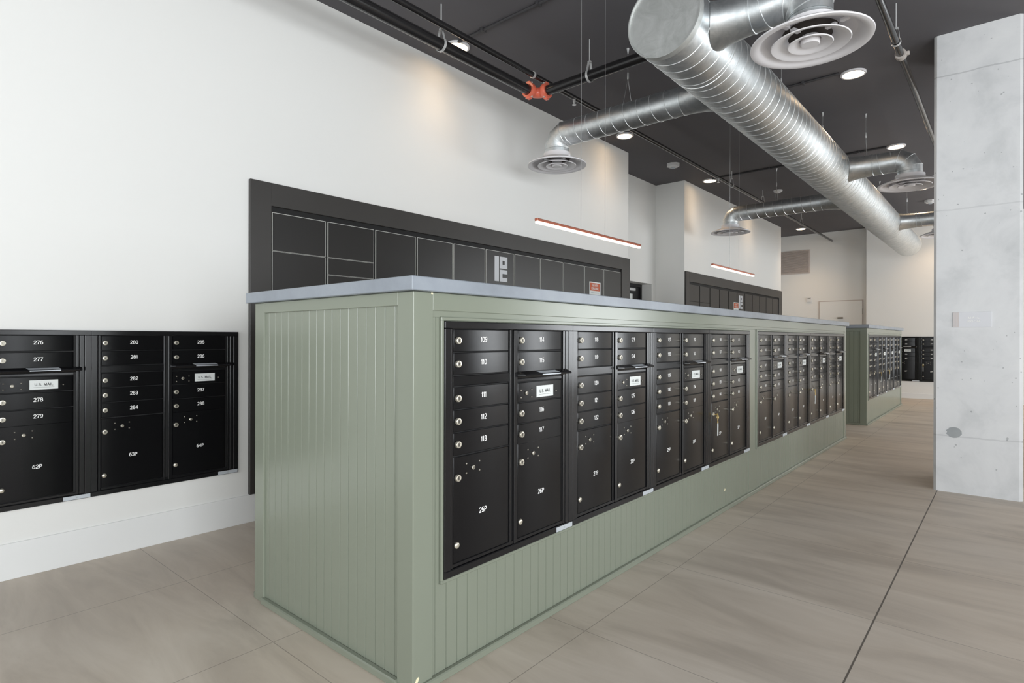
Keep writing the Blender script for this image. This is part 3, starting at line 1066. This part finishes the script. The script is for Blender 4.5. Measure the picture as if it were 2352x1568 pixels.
# ------------------------------------------------------------------ parcel lockers set in the white wall
def locker_bank(y0, y1, oy0, oy1, label, edge, logo_y, stick_y, stick_z):
    t = thing('parcel_locker', label, 'locker', (WX + 0.0015, y0, 0))
    Z0, Z1, OT = 0.207, 2.535, 2.360
    L = y1 - y0
    a0, a1 = oy0 - y0, oy1 - y0
    mb = MB()
    F = 0.030
    mb.bbox(0, F, 0, a0, Z0, Z1, 0.003)
    mb.bbox(0, F, a1, L, Z0, Z1, 0.003)
    mb.bbox(0, F, a0 - 0.003, a1 + 0.003, OT, Z1, 0.003)
    mb.bbox(0, F, a0 - 0.003, a1 + 0.003, Z0, 0.30, 0.003)
    mb.build('surround', M['locker_frame'], t)
    MB().box(0, 0.006, a0, a1, 0.30, OT).build('back_panel', M['gap'], t)
    n = 11
    p = (a1 - a0) / n
    for c in range(n):
        ya, yb = a0 + c * p + 0.010, a0 + (c + 1) * p - 0.010
        if c == 0:
            zs = [2.318, 2.023, 1.72, 1.30, 0.86, 0.32]
        elif c == 1:
            zs = [2.318, 2.023, 1.881, 1.60, 1.30, 0.86, 0.32]
        elif c == 5:
            zs = [2.318, 1.60, 1.05, 0.32]
        else:
            zs = [2.318, 1.62 - 0.02 * (c % 3), 1.18, 0.74, 0.32]
        for k in range(len(zs) - 1):
            za, zb = zs[k + 1] + 0.003, zs[k] - 0.001
            mb = MB()
            mb.box(0.006, 0.016, ya, yb, za, zb, 1)
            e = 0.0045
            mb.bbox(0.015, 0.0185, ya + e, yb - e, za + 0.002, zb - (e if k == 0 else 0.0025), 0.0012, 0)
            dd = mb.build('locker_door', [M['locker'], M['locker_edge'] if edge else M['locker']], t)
            if c == 5 and k == 0:
                g = MB()
                g0, g1, w_ = 2.262, 1.988, 0.209
                u = logo_y - y0
                x0, x1 = 0.0185, 0.0195
                g.box(x0, x1, u, u + 0.070, g1, g0)
                # square letter forms right of the bar
                va = u + 0.085
                vb = u + w_
                zm = (g0 + g1) / 2
                th = 0.043
                g.box(x0, x1, va, va + th, zm + 0.007, g0)
                g.box(x0, x1, vb - th, vb, zm + 0.007, g0)
                g.box(x0, x1, va + th, vb - th, g0 - th, g0)
                g.box(x0, x1, va + th, vb - th, zm + 0.007, zm + 0.007 + th)
                g.box(x0, x1, va, va + th, g1, zm - 0.007)
                g.box(x0, x1, va + th, vb, zm - 0.007 - th, zm - 0.007)
                g.box(x0, x1, va + th, vb, g1, g1 + th)
                g.build('logo', M['logo'], dd)['label'] = 'pale grey blocky logo'
    # notice sticker
    s = MB()
    u = stick_y - y0
    sw, sh = 0.275, 0.275
    x = 0.0190
    s.box(0.0185, x, u, u + sw, stick_z - sh, stick_z, 0)
    s.box(x, x + 0.0004, u + 0.012, u + sw - 0.012, stick_z - 0.118, stick_z - 0.015, 1)
    put_text(s, 'DELIVERY', 0.030, (x + 0.0008, u + sw / 2, stick_z - 0.045), 0.9, 0)
    put_text(s, 'PERSONNEL', 0.030, (x + 0.0008, u + sw / 2, stick_z - 0.088), 0.9, 0)
    for k in range(4):
        s.box(x, x + 0.0004, u + 0.04 + 0.03 * (k % 2), u + sw - 0.04, stick_z - 0.150 - 0.028 * k, stick_z - 0.142 - 0.028 * k, 2)
    s.build('notice_sticker', [M['label_white'], M['label_orange'], M['label_grey']], t, recalc=False, smooth=False)['label'] = 'white notice with orange heading'
    return t


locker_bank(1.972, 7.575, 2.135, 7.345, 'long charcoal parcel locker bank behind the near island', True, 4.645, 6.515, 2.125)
locker_bank(9.525, 15.055, 9.66, 14.81, 'charcoal parcel locker bank farther back, near the end wall', False, 12.115, 11.815, 2.11)

# ------------------------------------------------------------------ end wall fittings
t = thing('wall_vent', 'taupe louvred vent high on the far end wall', 'vent', (-4.36, 16.5, 3.08))
MB().bbox(-0.40, 0.40, -0.02, 0, 0, 0.62, 0.004).build('frame', M['vent'], t)
mb = MB()
for k in range(20):
    z = 0.035 + k * 0.0285
    mb.add([(-0.37, -0.040, z), (0.37, -0.040, z), (0.37, -0.022, z + 0.018), (-0.37, -0.022, z + 0.018),
            (-0.37, -0.038, z - 0.003), (0.37, -0.038, z - 0.003), (0.37, -0.020, z + 0.015), (-0.37, -0.020, z + 0.015)],
           [(0, 1, 2, 3), (4, 7, 6, 5), (0, 4, 5, 1), (1, 5, 6, 2), (2, 6, 7, 3), (3, 7, 4, 0)])
mb.build('louvres', M['vent'], t)
t = thing('wall_control', 'small white control box on the end wall beside the flush door', 'control', (-3.977, 16.5, 2.38))
MB().bbox(-0.06, 0.06, -0.03, 0, -0.05, 0.07, 0.006).build('housing', M['strobe'], t)
MB().box(-0.035, 0.035, -0.032, -0.03, 0.03, 0.05).build('display', M['keyway'], t)


# ------------------------------------------------------------------ ducts
DXC, DZC, DR = -1.724, 3.46, 0.251
BR_ = 0.124


def helix(mb, axis, c, r, a0, a1, pitch, mi=1, w=0.004, h=0.0035, n=40, phase=0.0):
    turns = (a1 - a0) / pitch
    steps = int(turns * n)
    vs, fs = [], []
    for i in range(steps + 1):
        th = 2 * PI * i / n + phase
        a = a0 + (a1 - a0) * i / steps
        for (rr, da) in ((r - 0.001, -w), (r + h, -w * 0.3), (r + h, w * 0.3), (r - 0.001, w)):
            x, z = rr * math.cos(th), rr * math.sin(th)
            aa = min(max(a + da, a0), a1)
            vs.append((c[0] + x, aa, c[1] + z) if axis == 'Y' else (aa, c[0] + x, c[1] + z))
    for i in range(steps):
        for k in range(3):
            fs.append((i * 4 + k, i * 4 + k + 1, (i + 1) * 4 + k + 1, (i + 1) * 4 + k))
    return mb.add(vs, fs, mi)


DY0, DY1 = 3.51, 15.45
t = thing('spiral_duct', 'large galvanised spiral duct running the length of the ceiling', 'duct', (DXC, DY0, DZC))
mb = MB()
mb.lathe([(DR, 0.0), (DR, DY1 - DY0)], (0, 0, 0), 'Y', 72)
helix(mb, 'Y', (0, 0), DR, 0.05, 8.9, 0.136)
for yy in (0.62, 3.05, 6.1, 9.1):
    mb.lathe([(DR - 0.001, yy - 0.006), (DR + 0.004, yy - 0.004), (DR + 0.004, yy + 0.004), (DR - 0.001, yy + 0.006)], (0, 0, 0), 'Y', 72, 1)
mb.build('trunk', [M['galv'], M['seam']], t, recalc=False)
mb = MB()
mb.disc((0, 0.008, 0), DR - 0.006, 'Y', 72)
mb.lathe([(DR - 0.006, 0.008), (DR - 0.002, -0.006), (DR + 0.005, -0.006), (DR + 0.005, 0.045), (DR, 0.045)], (0, 0, 0), 'Y', 72)
mb.build('end_cap', M['cap'], t)
mb = MB()
mb.disc((0, DY1 - DY0, 0), DR + 0.002, 'Y', 72)
mb.build('end_cap', M['cap'], t)


def branch(y, side, reach, label, elbow=True, r=BR_):
    """takes off the trunk sideways, turns down to a diffuser"""
    t = thing('branch_duct', label, 'duct', (DXC, y, DZC), 0 if side > 0 else PI, 'branch ducts off the big spiral duct')
    # local +X points away from the trunk
    L = reach - DXC * 0
    xe = L - 0.15
    mb = MB()
    mb.lathe([(r, 0.44), (r, xe)], (0, 0, 0), 'X', 40)
    helix(mb, 'X', (0, 0), r, 0.46, xe - 0.02, 0.136, n=32)
    mb.build('pipe', [M['galv'], M['seam']], t, recalc=False)
    # flared tap fitting on the trunk
    mb = MB()
    n = 40
    vs, fs = [], []
    prof = [(1.62, 0), (1.34, 0.06), (1.12, 0.15), (1.02, 0.24)]
    for i, (k, dx) in enumerate(prof):
        for j in range(n):
            a = 2 * PI * j / n
            yy, zz = r * math.cos(a) * (1 + (k - 1) * 0.75), r * math.sin(a) * (1 + (k - 1) * 0.35)
            base = math.sqrt(max(DR * DR - min(zz * zz, DR * DR * 0.98), 0))
            xx = base + dx + 0.002 if i < 3 else 0.47
            vs.append((xx, yy, zz))
    for i in range(len(prof) - 1):
        for j in range(n):
            j2 = (j + 1) % n
            fs.append((i * n + j, i * n + j2, (i + 1) * n + j2, (i + 1) * n + j))
    mb.add(vs, fs)
    mb.lathe([(r, 0.455), (r + 0.005, 0.458), (r + 0.005, 0.470), (r, 0.473)], (0, 0, 0), 'X', 40)
    mb.build('tap', M['galv'], t, recalc=False)
    if elbow:
        # gored elbow, five rings
        rb = 0.15
        mb = MB()
        n = 40
        rings = []
        m = 4
        angs = [0] + [(k - 0.5) * (PI / 2) / (m - 1) for k in range(1, m)] + [PI / 2]
        for th in angs:
            # centre on the chord path of a gored elbow
            cx, cz = xe + rb * math.sin(th), -rb + rb * math.cos(th)
            mid = 0 < th < PI / 2
            k = 1.0 / math.cos((PI / 2) / (m - 1) / 2) if mid else 1.0
            ring = []
            for j in range(n):
                a = 2 * PI * j / n
                q = r * math.sin(a)
                ring.append((xe + (rb * k + q * k) * math.sin(th), r * math.cos(a), -rb + (rb * k + q * k) * math.cos(th)))
            rings.append(ring)
        vs = [p for g in rings for p in g]
        fs = []
        for i in range(len(rings) - 1):
            for j in range(n):
                j2 = (j + 1) % n
                fs.append((i * n + j, i * n + j2, (i + 1) * n + j2, (i + 1) * n + j))
        mb.add(vs, fs)
        # collar down to the diffuser
        mb.lathe([(r, -0.075), (r, 0.0), (r + 0.004, 0.002)], (L, 0, -rb), 'Z', n)
        # raised joints between the gores
        for g in rings[1:-1]:
            cen = Vector((sum(p[0] for p in g) / n, 0, sum(p[2] for p in g) / n))
            mb.tube([cen + (Vector(p) - cen) * 1.008 for p in g], 0.0028, 5, closed=True, mi=1)
        mb.build('elbow', [M['galv'], M['seam']], t, angle=18, recalc=False)
    return t


BR = [(4.855, -1, 1.845, 'galvanised branch duct to the left nearest the orange pipe coupling'),
      (9.81, -1, 1.863, 'galvanised branch duct to the left, over the second hanging light'),
      (3.84, 1, 0.80, 'short galvanised branch duct beside the end cap, over the big diffuser'),
      (8.136, 1, 0.832, 'short galvanised branch duct to the right with elbow, before the column'),
      (12.38, 1, 0.832, 'rearmost galvanised branch duct to the right, partly behind the column')]
for (y, s, rch, lb) in BR:
    branch(y, s, rch, lb)


def diffuser_meshes():
    out = {}
    mb = MB()
    S = 1.0
    mb.lathe([(0.130, 0.112), (0.148, 0.112), (0.150, 0.072), (0.165, 0.060), (0.21, 0.045), (0.27, 0.024), (0.318, 0.004), (0.328, -0.004),
              (0.326, -0.012), (0.312, -0.014), (0.285, -0.008), (0.274, 0.004), (0.255, 0.028), (0.215, 0.046), (0.150, 0.060), (0.128, 0.085)],
             (0, 0, 0), 'Z', 64, close=True)
    out['ring'] = mb.mesh('flange', [M['diffuser']], angle=50)
    mb = MB()
    mb.disc((0, 0, 0.060), 0.150, 'Z', 40)
    out['throat'] = mb.mesh('throat', [M['diffuser_dark']])
    for nm, ro, ri, dz in (('cone', 0.214, 0.118, 0.0), ('inner_cone', 0.122, 0.052, -0.004)):
        mb = MB()
        mb.lathe([(ro, -0.012 + dz), (ro - 0.004, -0.017 + dz), (ro - 0.030, -0.010 + dz), (ro - 0.060, 0.008 + dz), (ri, 0.030 + dz),
                  (ri, 0.033 + dz), (ro - 0.060, 0.013 + dz), (ro - 0.025, -0.003 + dz)], (0, 0, 0), 'Z', 56, close=True)
        out[nm] = mb.mesh(nm, [M['diffuser']], angle=60)
    mb = MB()
    mb.lathe([(0.0001, -0.020), (0.046, -0.020), (0.052, -0.014), (0.052, 0.02), (0.0001, 0.02)], (0, 0, 0), 'Z', 40)
    out['centre'] = mb.mesh('centre_plate', [M['diffuser']])
    out['bracket'] = []
    for k in range(4):
        a = PI / 4 + k * PI / 2
        ca, sa = math.cos(a), math.sin(a)
        for (r0, r1) in ((0.10, 0.16), (0.19, 0.255)):
            p = [Vector((ca * r0, sa * r0, 0.025)), Vector((ca * r1, sa * r1, 0.025)), Vector((ca * r1, sa * r1, 0.040)), Vector((ca * r0, sa * r0, 0.040))]
            o = Vector((-sa, ca, 0)) * 0.012
            vs = [q - o for q in p] + [q + o for q in p]
            mb = MB().add(vs, [(0, 1, 2, 3), (7, 6, 5, 4), (0, 4, 5, 1), (1, 5, 6, 2), (2, 6, 7, 3), (3, 7, 4, 0)])
            out['bracket'].append(mb.mesh('bracket', [M['diffuser']]))
    return out


DM = diffuser_meshes()


def diffuser(x, y, z, label, k=1.0):
    t = thing('air_diffuser', label, 'diffuser', (x, y, z), 0.4, 'round diffusers under the branch ducts')
    t.scale = (k, k, 1)
    link('flange', DM['ring'], t)
    link('throat', DM['throat'], t)
    link('cone', DM['cone'], t)
    link('inner_cone', DM['inner_cone'], t)
    link('centre_plate', DM['centre'], t)
    for bm_ in DM['bracket']:
        link('bracket', bm_, t)


DIFZ = 3.165
diffuser(DXC - 1.845, 4.855, DIFZ, 'round white diffuser under the near left branch duct', 0.93)
diffuser(DXC - 1.863, 9.81, DIFZ, 'round white diffuser under the second left branch duct', 0.97)
diffuser(DXC + 0.80, 3.84, DIFZ, 'large round white diffuser beside the end cap of the big duct', 1.03)
diffuser(DXC + 0.832, 8.136, DIFZ, 'round white diffuser before the concrete column', 1.0)
diffuser(DXC + 0.832, 12.38, DIFZ, 'round white diffuser farthest back, cut by the column edge', 1.0)


# wire hangers
def duct_hanger(x, y, top_r, label, spread='Y'):
    t = thing('duct_hanger', label, 'hanger', (x, y, CEIL), 0, 'wire hangers holding the ducts')
    zt = DZC + top_r - CEIL
    mid = zt * 0.55
    w_ = MB()
    w_.tube([(0, 0, 0.0), (0, 0, mid)], 0.003, 6)
    q = 0.085 if top_r < 0.2 else 0.12
    zz = DZC + math.sqrt(max(top_r ** 2 - q ** 2, 0)) - CEIL + 0.002
    for s in (-1, 1):
        w_.tube([(0, 0, mid), ((s * q, 0, zz) if spread == 'X' else (0, s * q, zz))], 0.0026, 6)
    w_.build('wire', M['wire'], t)
    c = MB()
    c.lathe([(0.014, 0), (0.010, -0.02), (0.004, -0.05)], (0, 0, 0), 'Z', 10)
    c.lathe([(0.004, mid + 0.06), (0.009, mid + 0.05), (0.009, mid), (0.004, mid - 0.01)], (0, 0, 0), 'Z', 10)
    c.build('clip', M['zinc_rod'], t)


duct_hanger(-2.742, 4.855, BR_, 'wire hanger of the near left branch duct, below the cross pipe')
duct_hanger(DXC, 6.08, DR, 'first wire hanger on the big duct beyond the large diffuser', 'X')
duct_hanger(DXC, 7.75, DR, 'second wire hanger on the big duct, before the right elbow branch', 'X')
duct_hanger(-1.337, 8.136, BR_, 'wire hanger of the right branch duct before the column')
duct_hanger(-2.849, 9.81, BR_, 'wire hanger of the second left branch duct')
duct_hanger(DXC, 11.77, DR, 'wire hanger on the big duct under the right diffuser', 'X')
duct_hanger(-1.40, 12.38, BR_, 'rearmost wire hanger, of the last right branch duct')

# ------------------------------------------------------------------ sprinkler pipes
P1X, P1Z, P1R = -3.54, 3.765, 0.047
PXY = 4.477
t = thing('sprinkler_pipe', 'thick black pipe along the left wall up to the orange coupling', 'pipe', (P1X, 0, P1Z))
MB().tube([(0, BACK_Y, 0), (0, PXY - 0.145, 0)], P1R, 24).build('pipe', M['pipe_black'], t)
c = MB()
c.tube([(0.03, 1.99, 0.03), (0.075, 1.99, 0.02), (0.075, 1.99, -0.04)], 0.007, 8)
c.tube([(0.0 + 0.052 * math.cos(2 * PI * k / 20), 2.02, 0.052 * math.sin(2 * PI * k / 20)) for k in range(20)], 0.004, 6, closed=True)
c.build('clip', M['zinc_rod'], t)
t = thing('sprinkler_pipe', 'thick black cross pipe from the orange coupling over the big duct', 'pipe', (P1X, PXY, P1Z))
MB().tube([(0.145, 0, 0), (2.80, 0, 0.012)], P1R, 24).build('pipe', M['pipe_black'], t)
for k, s in enumerate((0.34, 0.95)):
    MB().lathe([(0.020, 0.0), (0.022, 0.008), (0.015, 0.012)], (s, -P1R + 0.002, 0.015), 'Y', 12).build('outlet', M['pipe_black'], t)
# orange grooved elbow
t = thing('pipe_coupling', 'orange grooved elbow coupling joining the two thick black pipes', 'coupling', (P1X, PXY, P1Z))
e = MB()
pts = [(0, -0.115, 0)] + [(0.08 - 0.08 * math.cos(a), -0.08 + 0.08 * math.sin(a), 0) for a in [k * PI / 12 for k in range(7)]] + [(0.115, 0, 0)]
e.tube(pts, P1R + 0.004, 20)
e.build('elbow', M['orange'], t)
for nm, ax, cpos in (('housing', 'Y', (0, -0.118, 0)), ('housing', 'X', (0.118, 0, 0))):
    hmb = MB()
    hmb.lathe([(P1R + 0.003, -0.026), (P1R + 0.022, -0.026), (P1R + 0.026, -0.014), (P1R + 0.026, 0.014), (P1R + 0.022, 0.026), (P1R + 0.003, 0.026)], cpos, ax, 28)
    for s in (-1, 1):
        if ax == 'Y':
            hmb.bbox(-0.022, 0.022, cpos[1] - 0.022, cpos[1] + 0.022, s * (P1R + 0.018) - 0.02, s * (P1R + 0.018) + 0.02, 0.006)
        else:
            hmb.bbox(cpos[0] - 0.018, cpos[0] + 0.018, -0.022, 0.022, s * (P1R + 0.018) - 0.02, s * (P1R + 0.018) + 0.02, 0.006)
    ho = hmb.build(nm, M['orange'], t)
    bl = MB()
    for s in (-1, 1):
        if ax == 'Y':
            bl.tube([(-0.04, cpos[1], s * (P1R + 0.02)), (0.04, cpos[1], s * (P1R + 0.02))], 0.008, 8)
        else:
            bl.tube([(cpos[0], -0.04, s * (P1R + 0.02)), (cpos[0], 0.04, s * (P1R + 0.02))], 0.008, 8)
    bl.build('bolt', M['pale_coupling'], ho)
P2X, P2Z, P2R = -3.452, 3.872, 0.026
t = thing('sprinkler_pipe', 'thin black pipe beside the thick one, running to the end wall', 'pipe', (P2X, 0, P2Z))
p = MB()
p.tube([(0, BACK_Y, 0), (0, 16.5, 0)], P2R, 16)
p.build('pipe', M['pipe_black'], t)
for y in (4.31, 4.70):
    MB().lathe([(P2R, -0.010), (P2R + 0.006, -0.010), (P2R + 0.006, 0.010), (P2R, 0.010)], (0, y, 0), 'Y', 18).build('band', M['zinc_rod'], t)
for y in (4.98, 8.9):
    hmb = MB()
    hmb.lathe([(0.014, 0.0), (0.014, -0.03), (0.009, -0.035), (0.009, -0.055), (0.022, -0.058), (0.022, -0.062), (0.0001, -0.063)], (0.012, y, -P2R + 0.004), 'Z', 14)
    hmb.build('sprinkler_head', M['zinc_rod'], t)
P3X, P3Z, P3R = -0.712, 3.785, 0.026
t = thing('sprinkler_pipe', 'black pipe at the right, running back behind the column', 'pipe', (P3X, 0, P3Z))
MB().tube([(0, 1.2, 0), (0, 5.88, 0)], P3R, 18).build('pipe', M['pipe_black'], t)
MB().tube([(0, 5.88, 0), (0, 15.8, 0)], P3R, 18).build('pipe', M['pipe_black'], t)
c = MB()
c.lathe([(P3R + 0.001, -0.03), (P3R + 0.016, -0.03), (P3R + 0.018, 0.0), (P3R + 0.016, 0.03), (P3R + 0.001, 0.03)], (0, 5.90, 0), 'Y', 20)
c.bbox(P3R + 0.008, P3R + 0.035, 5.885, 5.915, -0.015, 0.015, 0.004)
c.build('coupling', M['pale_coupling'], t)['label'] = 'pale grooved coupling'


def pipe_hanger(x, y, z, r, label):
    t = thing('pipe_hanger', label, 'hanger', (x, y, CEIL), 0, 'rod hangers holding the black pipes')
    zt = z - CEIL
    m = MB()
    m.tube([(0, 0, 0), (0, 0, zt + r + 0.075)], 0.0055, 8)
    m.build('rod', M['zinc_rod'], t)
    g = MB()
    k = r + 0.006
    vs, fs = [], []
    path = [(0.012, zt + r + 0.085), (0.020, zt + r + 0.055)] + [(k * math.cos(a), zt + k * math.sin(a)) for a in [0.75 - i * (PI + 1.5) / 22 for i in range(23)]] + [(-0.020, zt + r + 0.055), (-0.012, zt + r + 0.085)]
    return t, path, g


def ring_hanger(x, y, z, r, label, along='Y'):
    t, path, g = pipe_hanger(x, y, z, r, label)
    w2 = 0.011
    vs, fs = [], []
    for (a, b) in path:
        for (da, d) in ((0, -w2), (0, w2)):
            vs.append((a, d, b) if along == 'Y' else (d, a, b))
    n = len(path)
    # thickness by a second, slightly larger strip
    for i, (a, b) in enumerate(path):
        cx, cz = a, b - (z - CEIL)
        l = math.hypot(cx, cz) or 1
        oa, ob = a + 0.004 * cx / l, b + 0.004 * cz / l
        for d in (-w2, w2):
            vs.append((oa, d, ob) if along == 'Y' else (d, oa, ob))
    for i in range(n - 1):
        o = 2 * n
        fs.append((2 * i, 2 * i + 1, 2 * i + 3, 2 * i + 2))
        fs.append((o + 2 * i, o + 2 * i + 2, o + 2 * i + 3, o + 2 * i + 1))
        fs.append((2 * i, 2 * i + 2, o + 2 * i + 2, o + 2 * i))
        fs.append((2 * i + 1, o + 2 * i + 1, o + 2 * i + 3, 2 * i + 3))
    g.add(vs, fs)
    g.bbox(-0.016, 0.016, -0.011, 0.011, z - CEIL + r + 0.075, z - CEIL + r + 0.09, 0.002)
    g.build('loop', M['zinc_rod'], t)


ring_hanger(P1X, 3.215, P1Z, P1R, 'rod and loop hanger on the thick pipe above the hidden downlight', 'Y')
ring_hanger(-2.925, PXY, P1Z, P1R, 'rod and loop hanger on the cross pipe', 'X')
ring_hanger(P2X, 9.50, P2Z, P2R, 'rod and loop hanger on the thin pipe past the third left downlight', 'Y')
ring_hanger(P2X, 11.06, P2Z, P2R, 'rod and loop hanger on the thin pipe by the second left branch', 'Y')
ring_hanger(P2X, 13.66, P2Z, P2R, 'rod and loop hanger on the thin pipe above the far vent', 'Y')
ring_hanger(P3X, 5.62, P3Z, P3R, 'rod and loop hanger beside the pale coupling, right of the big diffuser', 'Y')

# conduits on the ceiling
for (xa, xb, y, lb) in ((-3.85, -1.30, 3.71, 'thin dark conduit on the ceiling left of the end cap'),
                        (-3.85, -1.34, 6.69, 'thin dark conduit on the ceiling leading to the right downlight'),
                        (-3.85, -1.34, 9.68, 'thin dark conduit on the ceiling over the second left branch')):
    t = thing('conduit', lb, 'conduit', (xa, y, CEIL - 0.014), 0, 'ceiling conduits between the downlights')
    MB().tube([(0, 0, 0), (xb - xa, 0, 0)], 0.013, 10).build('tube', M['conduit'], t)
    for k in range(4):
        MB().bbox(0.3 + k * 0.62, 0.325 + k * 0.62, -0.03, 0.03, -0.016, 0.014, 0.002).build('strap', M['conduit'], t)

# ------------------------------------------------------------------ lights of the room
ln, rg = MB(), MB()
rg.lathe([(0.118, 0.0), (0.118, -0.012), (0.112, -0.018), (0.098, -0.018), (0.096, -0.010)], (0, 0, 0), 'Z', 40)
ln.disc((0, 0, -0.013), 0.097, 'Z', 40, flip=True)
DLR, DLL = rg.mesh('trim_ring', [M['diffuser']]), ln.mesh('lens', [M['lens']])
DL = [(-3.94, 3.78, 'downlight nearest the camera, half hidden by the thick black pipe'),
      (-3.94, 6.895, 'round downlight near the left wall under the near left branch duct'),
      (-3.94, 9.80, 'round downlight near the left wall beside the thin pipe'),
      (-3.94, 12.70, 'round downlight by the left wall, behind the second left branch duct'),
      (-3.94, 15.535, 'farthest round downlight, in front of the end wall vent'),
      (-1.232, 6.806, 'round downlight right of the big duct, beyond the large diffuser'),
      (-1.232, 9.767, 'round downlight above the right elbow branch'),
      (-1.232, 12.75, 'round downlight right of the big duct above the last right branch'),
      (-1.232, 15.55, 'round downlight right of the big duct near the end wall'),
      (1.476, 3.78, 'unseen round downlight added at the right, out of view'),  # this row and the next are unseen, added to brighten the far walls
      (1.476, 9.77, 'unseen round downlight added behind the column, first of its row'),
      (1.476, 12.75, 'unseen round downlight added behind the column, second of its row'),
      (1.476, 15.55, 'unseen round downlight added behind the column nearest the end wall'),
      (3.60, 9.77, 'unseen round downlight in the added far right row, first behind the column'),
      (3.60, 12.75, 'unseen round downlight in the added far right row, second behind the column'),
      (3.60, 15.55, 'unseen round downlight in the added far right row, by the end wall')]
for (x, y, lb) in DL:
    en = (55 if y > 8 else 15) if x > 0 else (70 if y > 15 else (10 if x < -3 else 26))
    t = thing('downlight', lb, 'ceiling light', (x, y, CEIL), 0, 'round ceiling downlights')
    link('trim_ring', DLR, t)
    link('lens', DLL, t)
    sl = bpy.data.lights.new('downlight_beam', 'SPOT')
    sl.energy = en
    sl.color = (1.0, 0.70, 0.44)
    sl.spot_size = R(112)
    sl.spot_blend = 1.0
    sl.shadow_soft_size = 0.09
    so = bpy.data.objects.new('downlight_beam', sl)
    col.objects.link(so)
    so.parent = t
    so.location = (0, 0, -0.03)


def pendant(y0, y1, wy, z, label):
    t = thing('pendant_light', label, 'pendant light', (-2.35, (y0 + y1) / 2, z), 0, 'slim hanging bar lights')
    h2 = (y1 - y0) / 2
    MB().bbox(-0.014, 0.014, -h2, h2, 0.0, 0.018, 0.004).build('housing', M['copper'], t)
    MB().bbox(-0.0125, 0.0125, -h2 + 0.004, h2 - 0.004, -0.016, 0.0, 0.004).build('diffuser', M['led'], t)
    for wv in wy:
        yy = wv - (y0 + y1) / 2
        MB().tube([(0, yy, 0.016), (0, yy, CEIL - z)], 0.0014, 6).build('cable', M['wire'], t)


pendant(2.967, 4.369, (3.491, 3.816), 2.131, 'slim copper bar light hanging over the near half of the long island')
pendant(5.917, 7.196, (6.414, 6.697), 2.128, 'slim copper bar light hanging over the far half of the long island')


# ceiling alarms and detector
def strobe(x, y, label, rz):
    t = thing('alarm_strobe', label, 'alarm', (x, y, CEIL), rz, 'white alarm strobes on the ceiling')
    pl = [(0.10 * math.cos(a), 0.085 * math.sin(a)) for a in [k * PI / 4 + PI / 8 for k in range(8)]]
    mb = MB()
    mb.prism(pl, -0.045, 0, 'XY')
    mb.prism([(x_ * 0.72, y_ * 0.72) for x_, y_ in pl], -0.060, -0.045, 'XY')
    mb.build('housing', M['strobe'], t)
    mb = MB()
    mb.bbox(-0.03, 0.03, -0.018, 0.018, -0.078, -0.060, 0.006)
    mb.build('lamp', M['plate'], t)


strobe(-4.0, 8.50, 'white alarm strobe on the ceiling in front of the alcove', 0.5)
strobe(-1.20, 13.98, 'white alarm strobe at the rear ceiling beside the column', 0.0)
t = thing('smoke_detector', 'round white smoke detector on the ceiling over the second left branch', 'detector', (-3.246, 11.263, CEIL))
MB().lathe([(0.0001, -0.052), (0.035, -0.052), (0.045, -0.040), (0.070, -0.030), (0.076, -0.012), (0.076, 0.0)], (0, 0, 0), 'Z', 28).build('housing', M['strobe'], t)
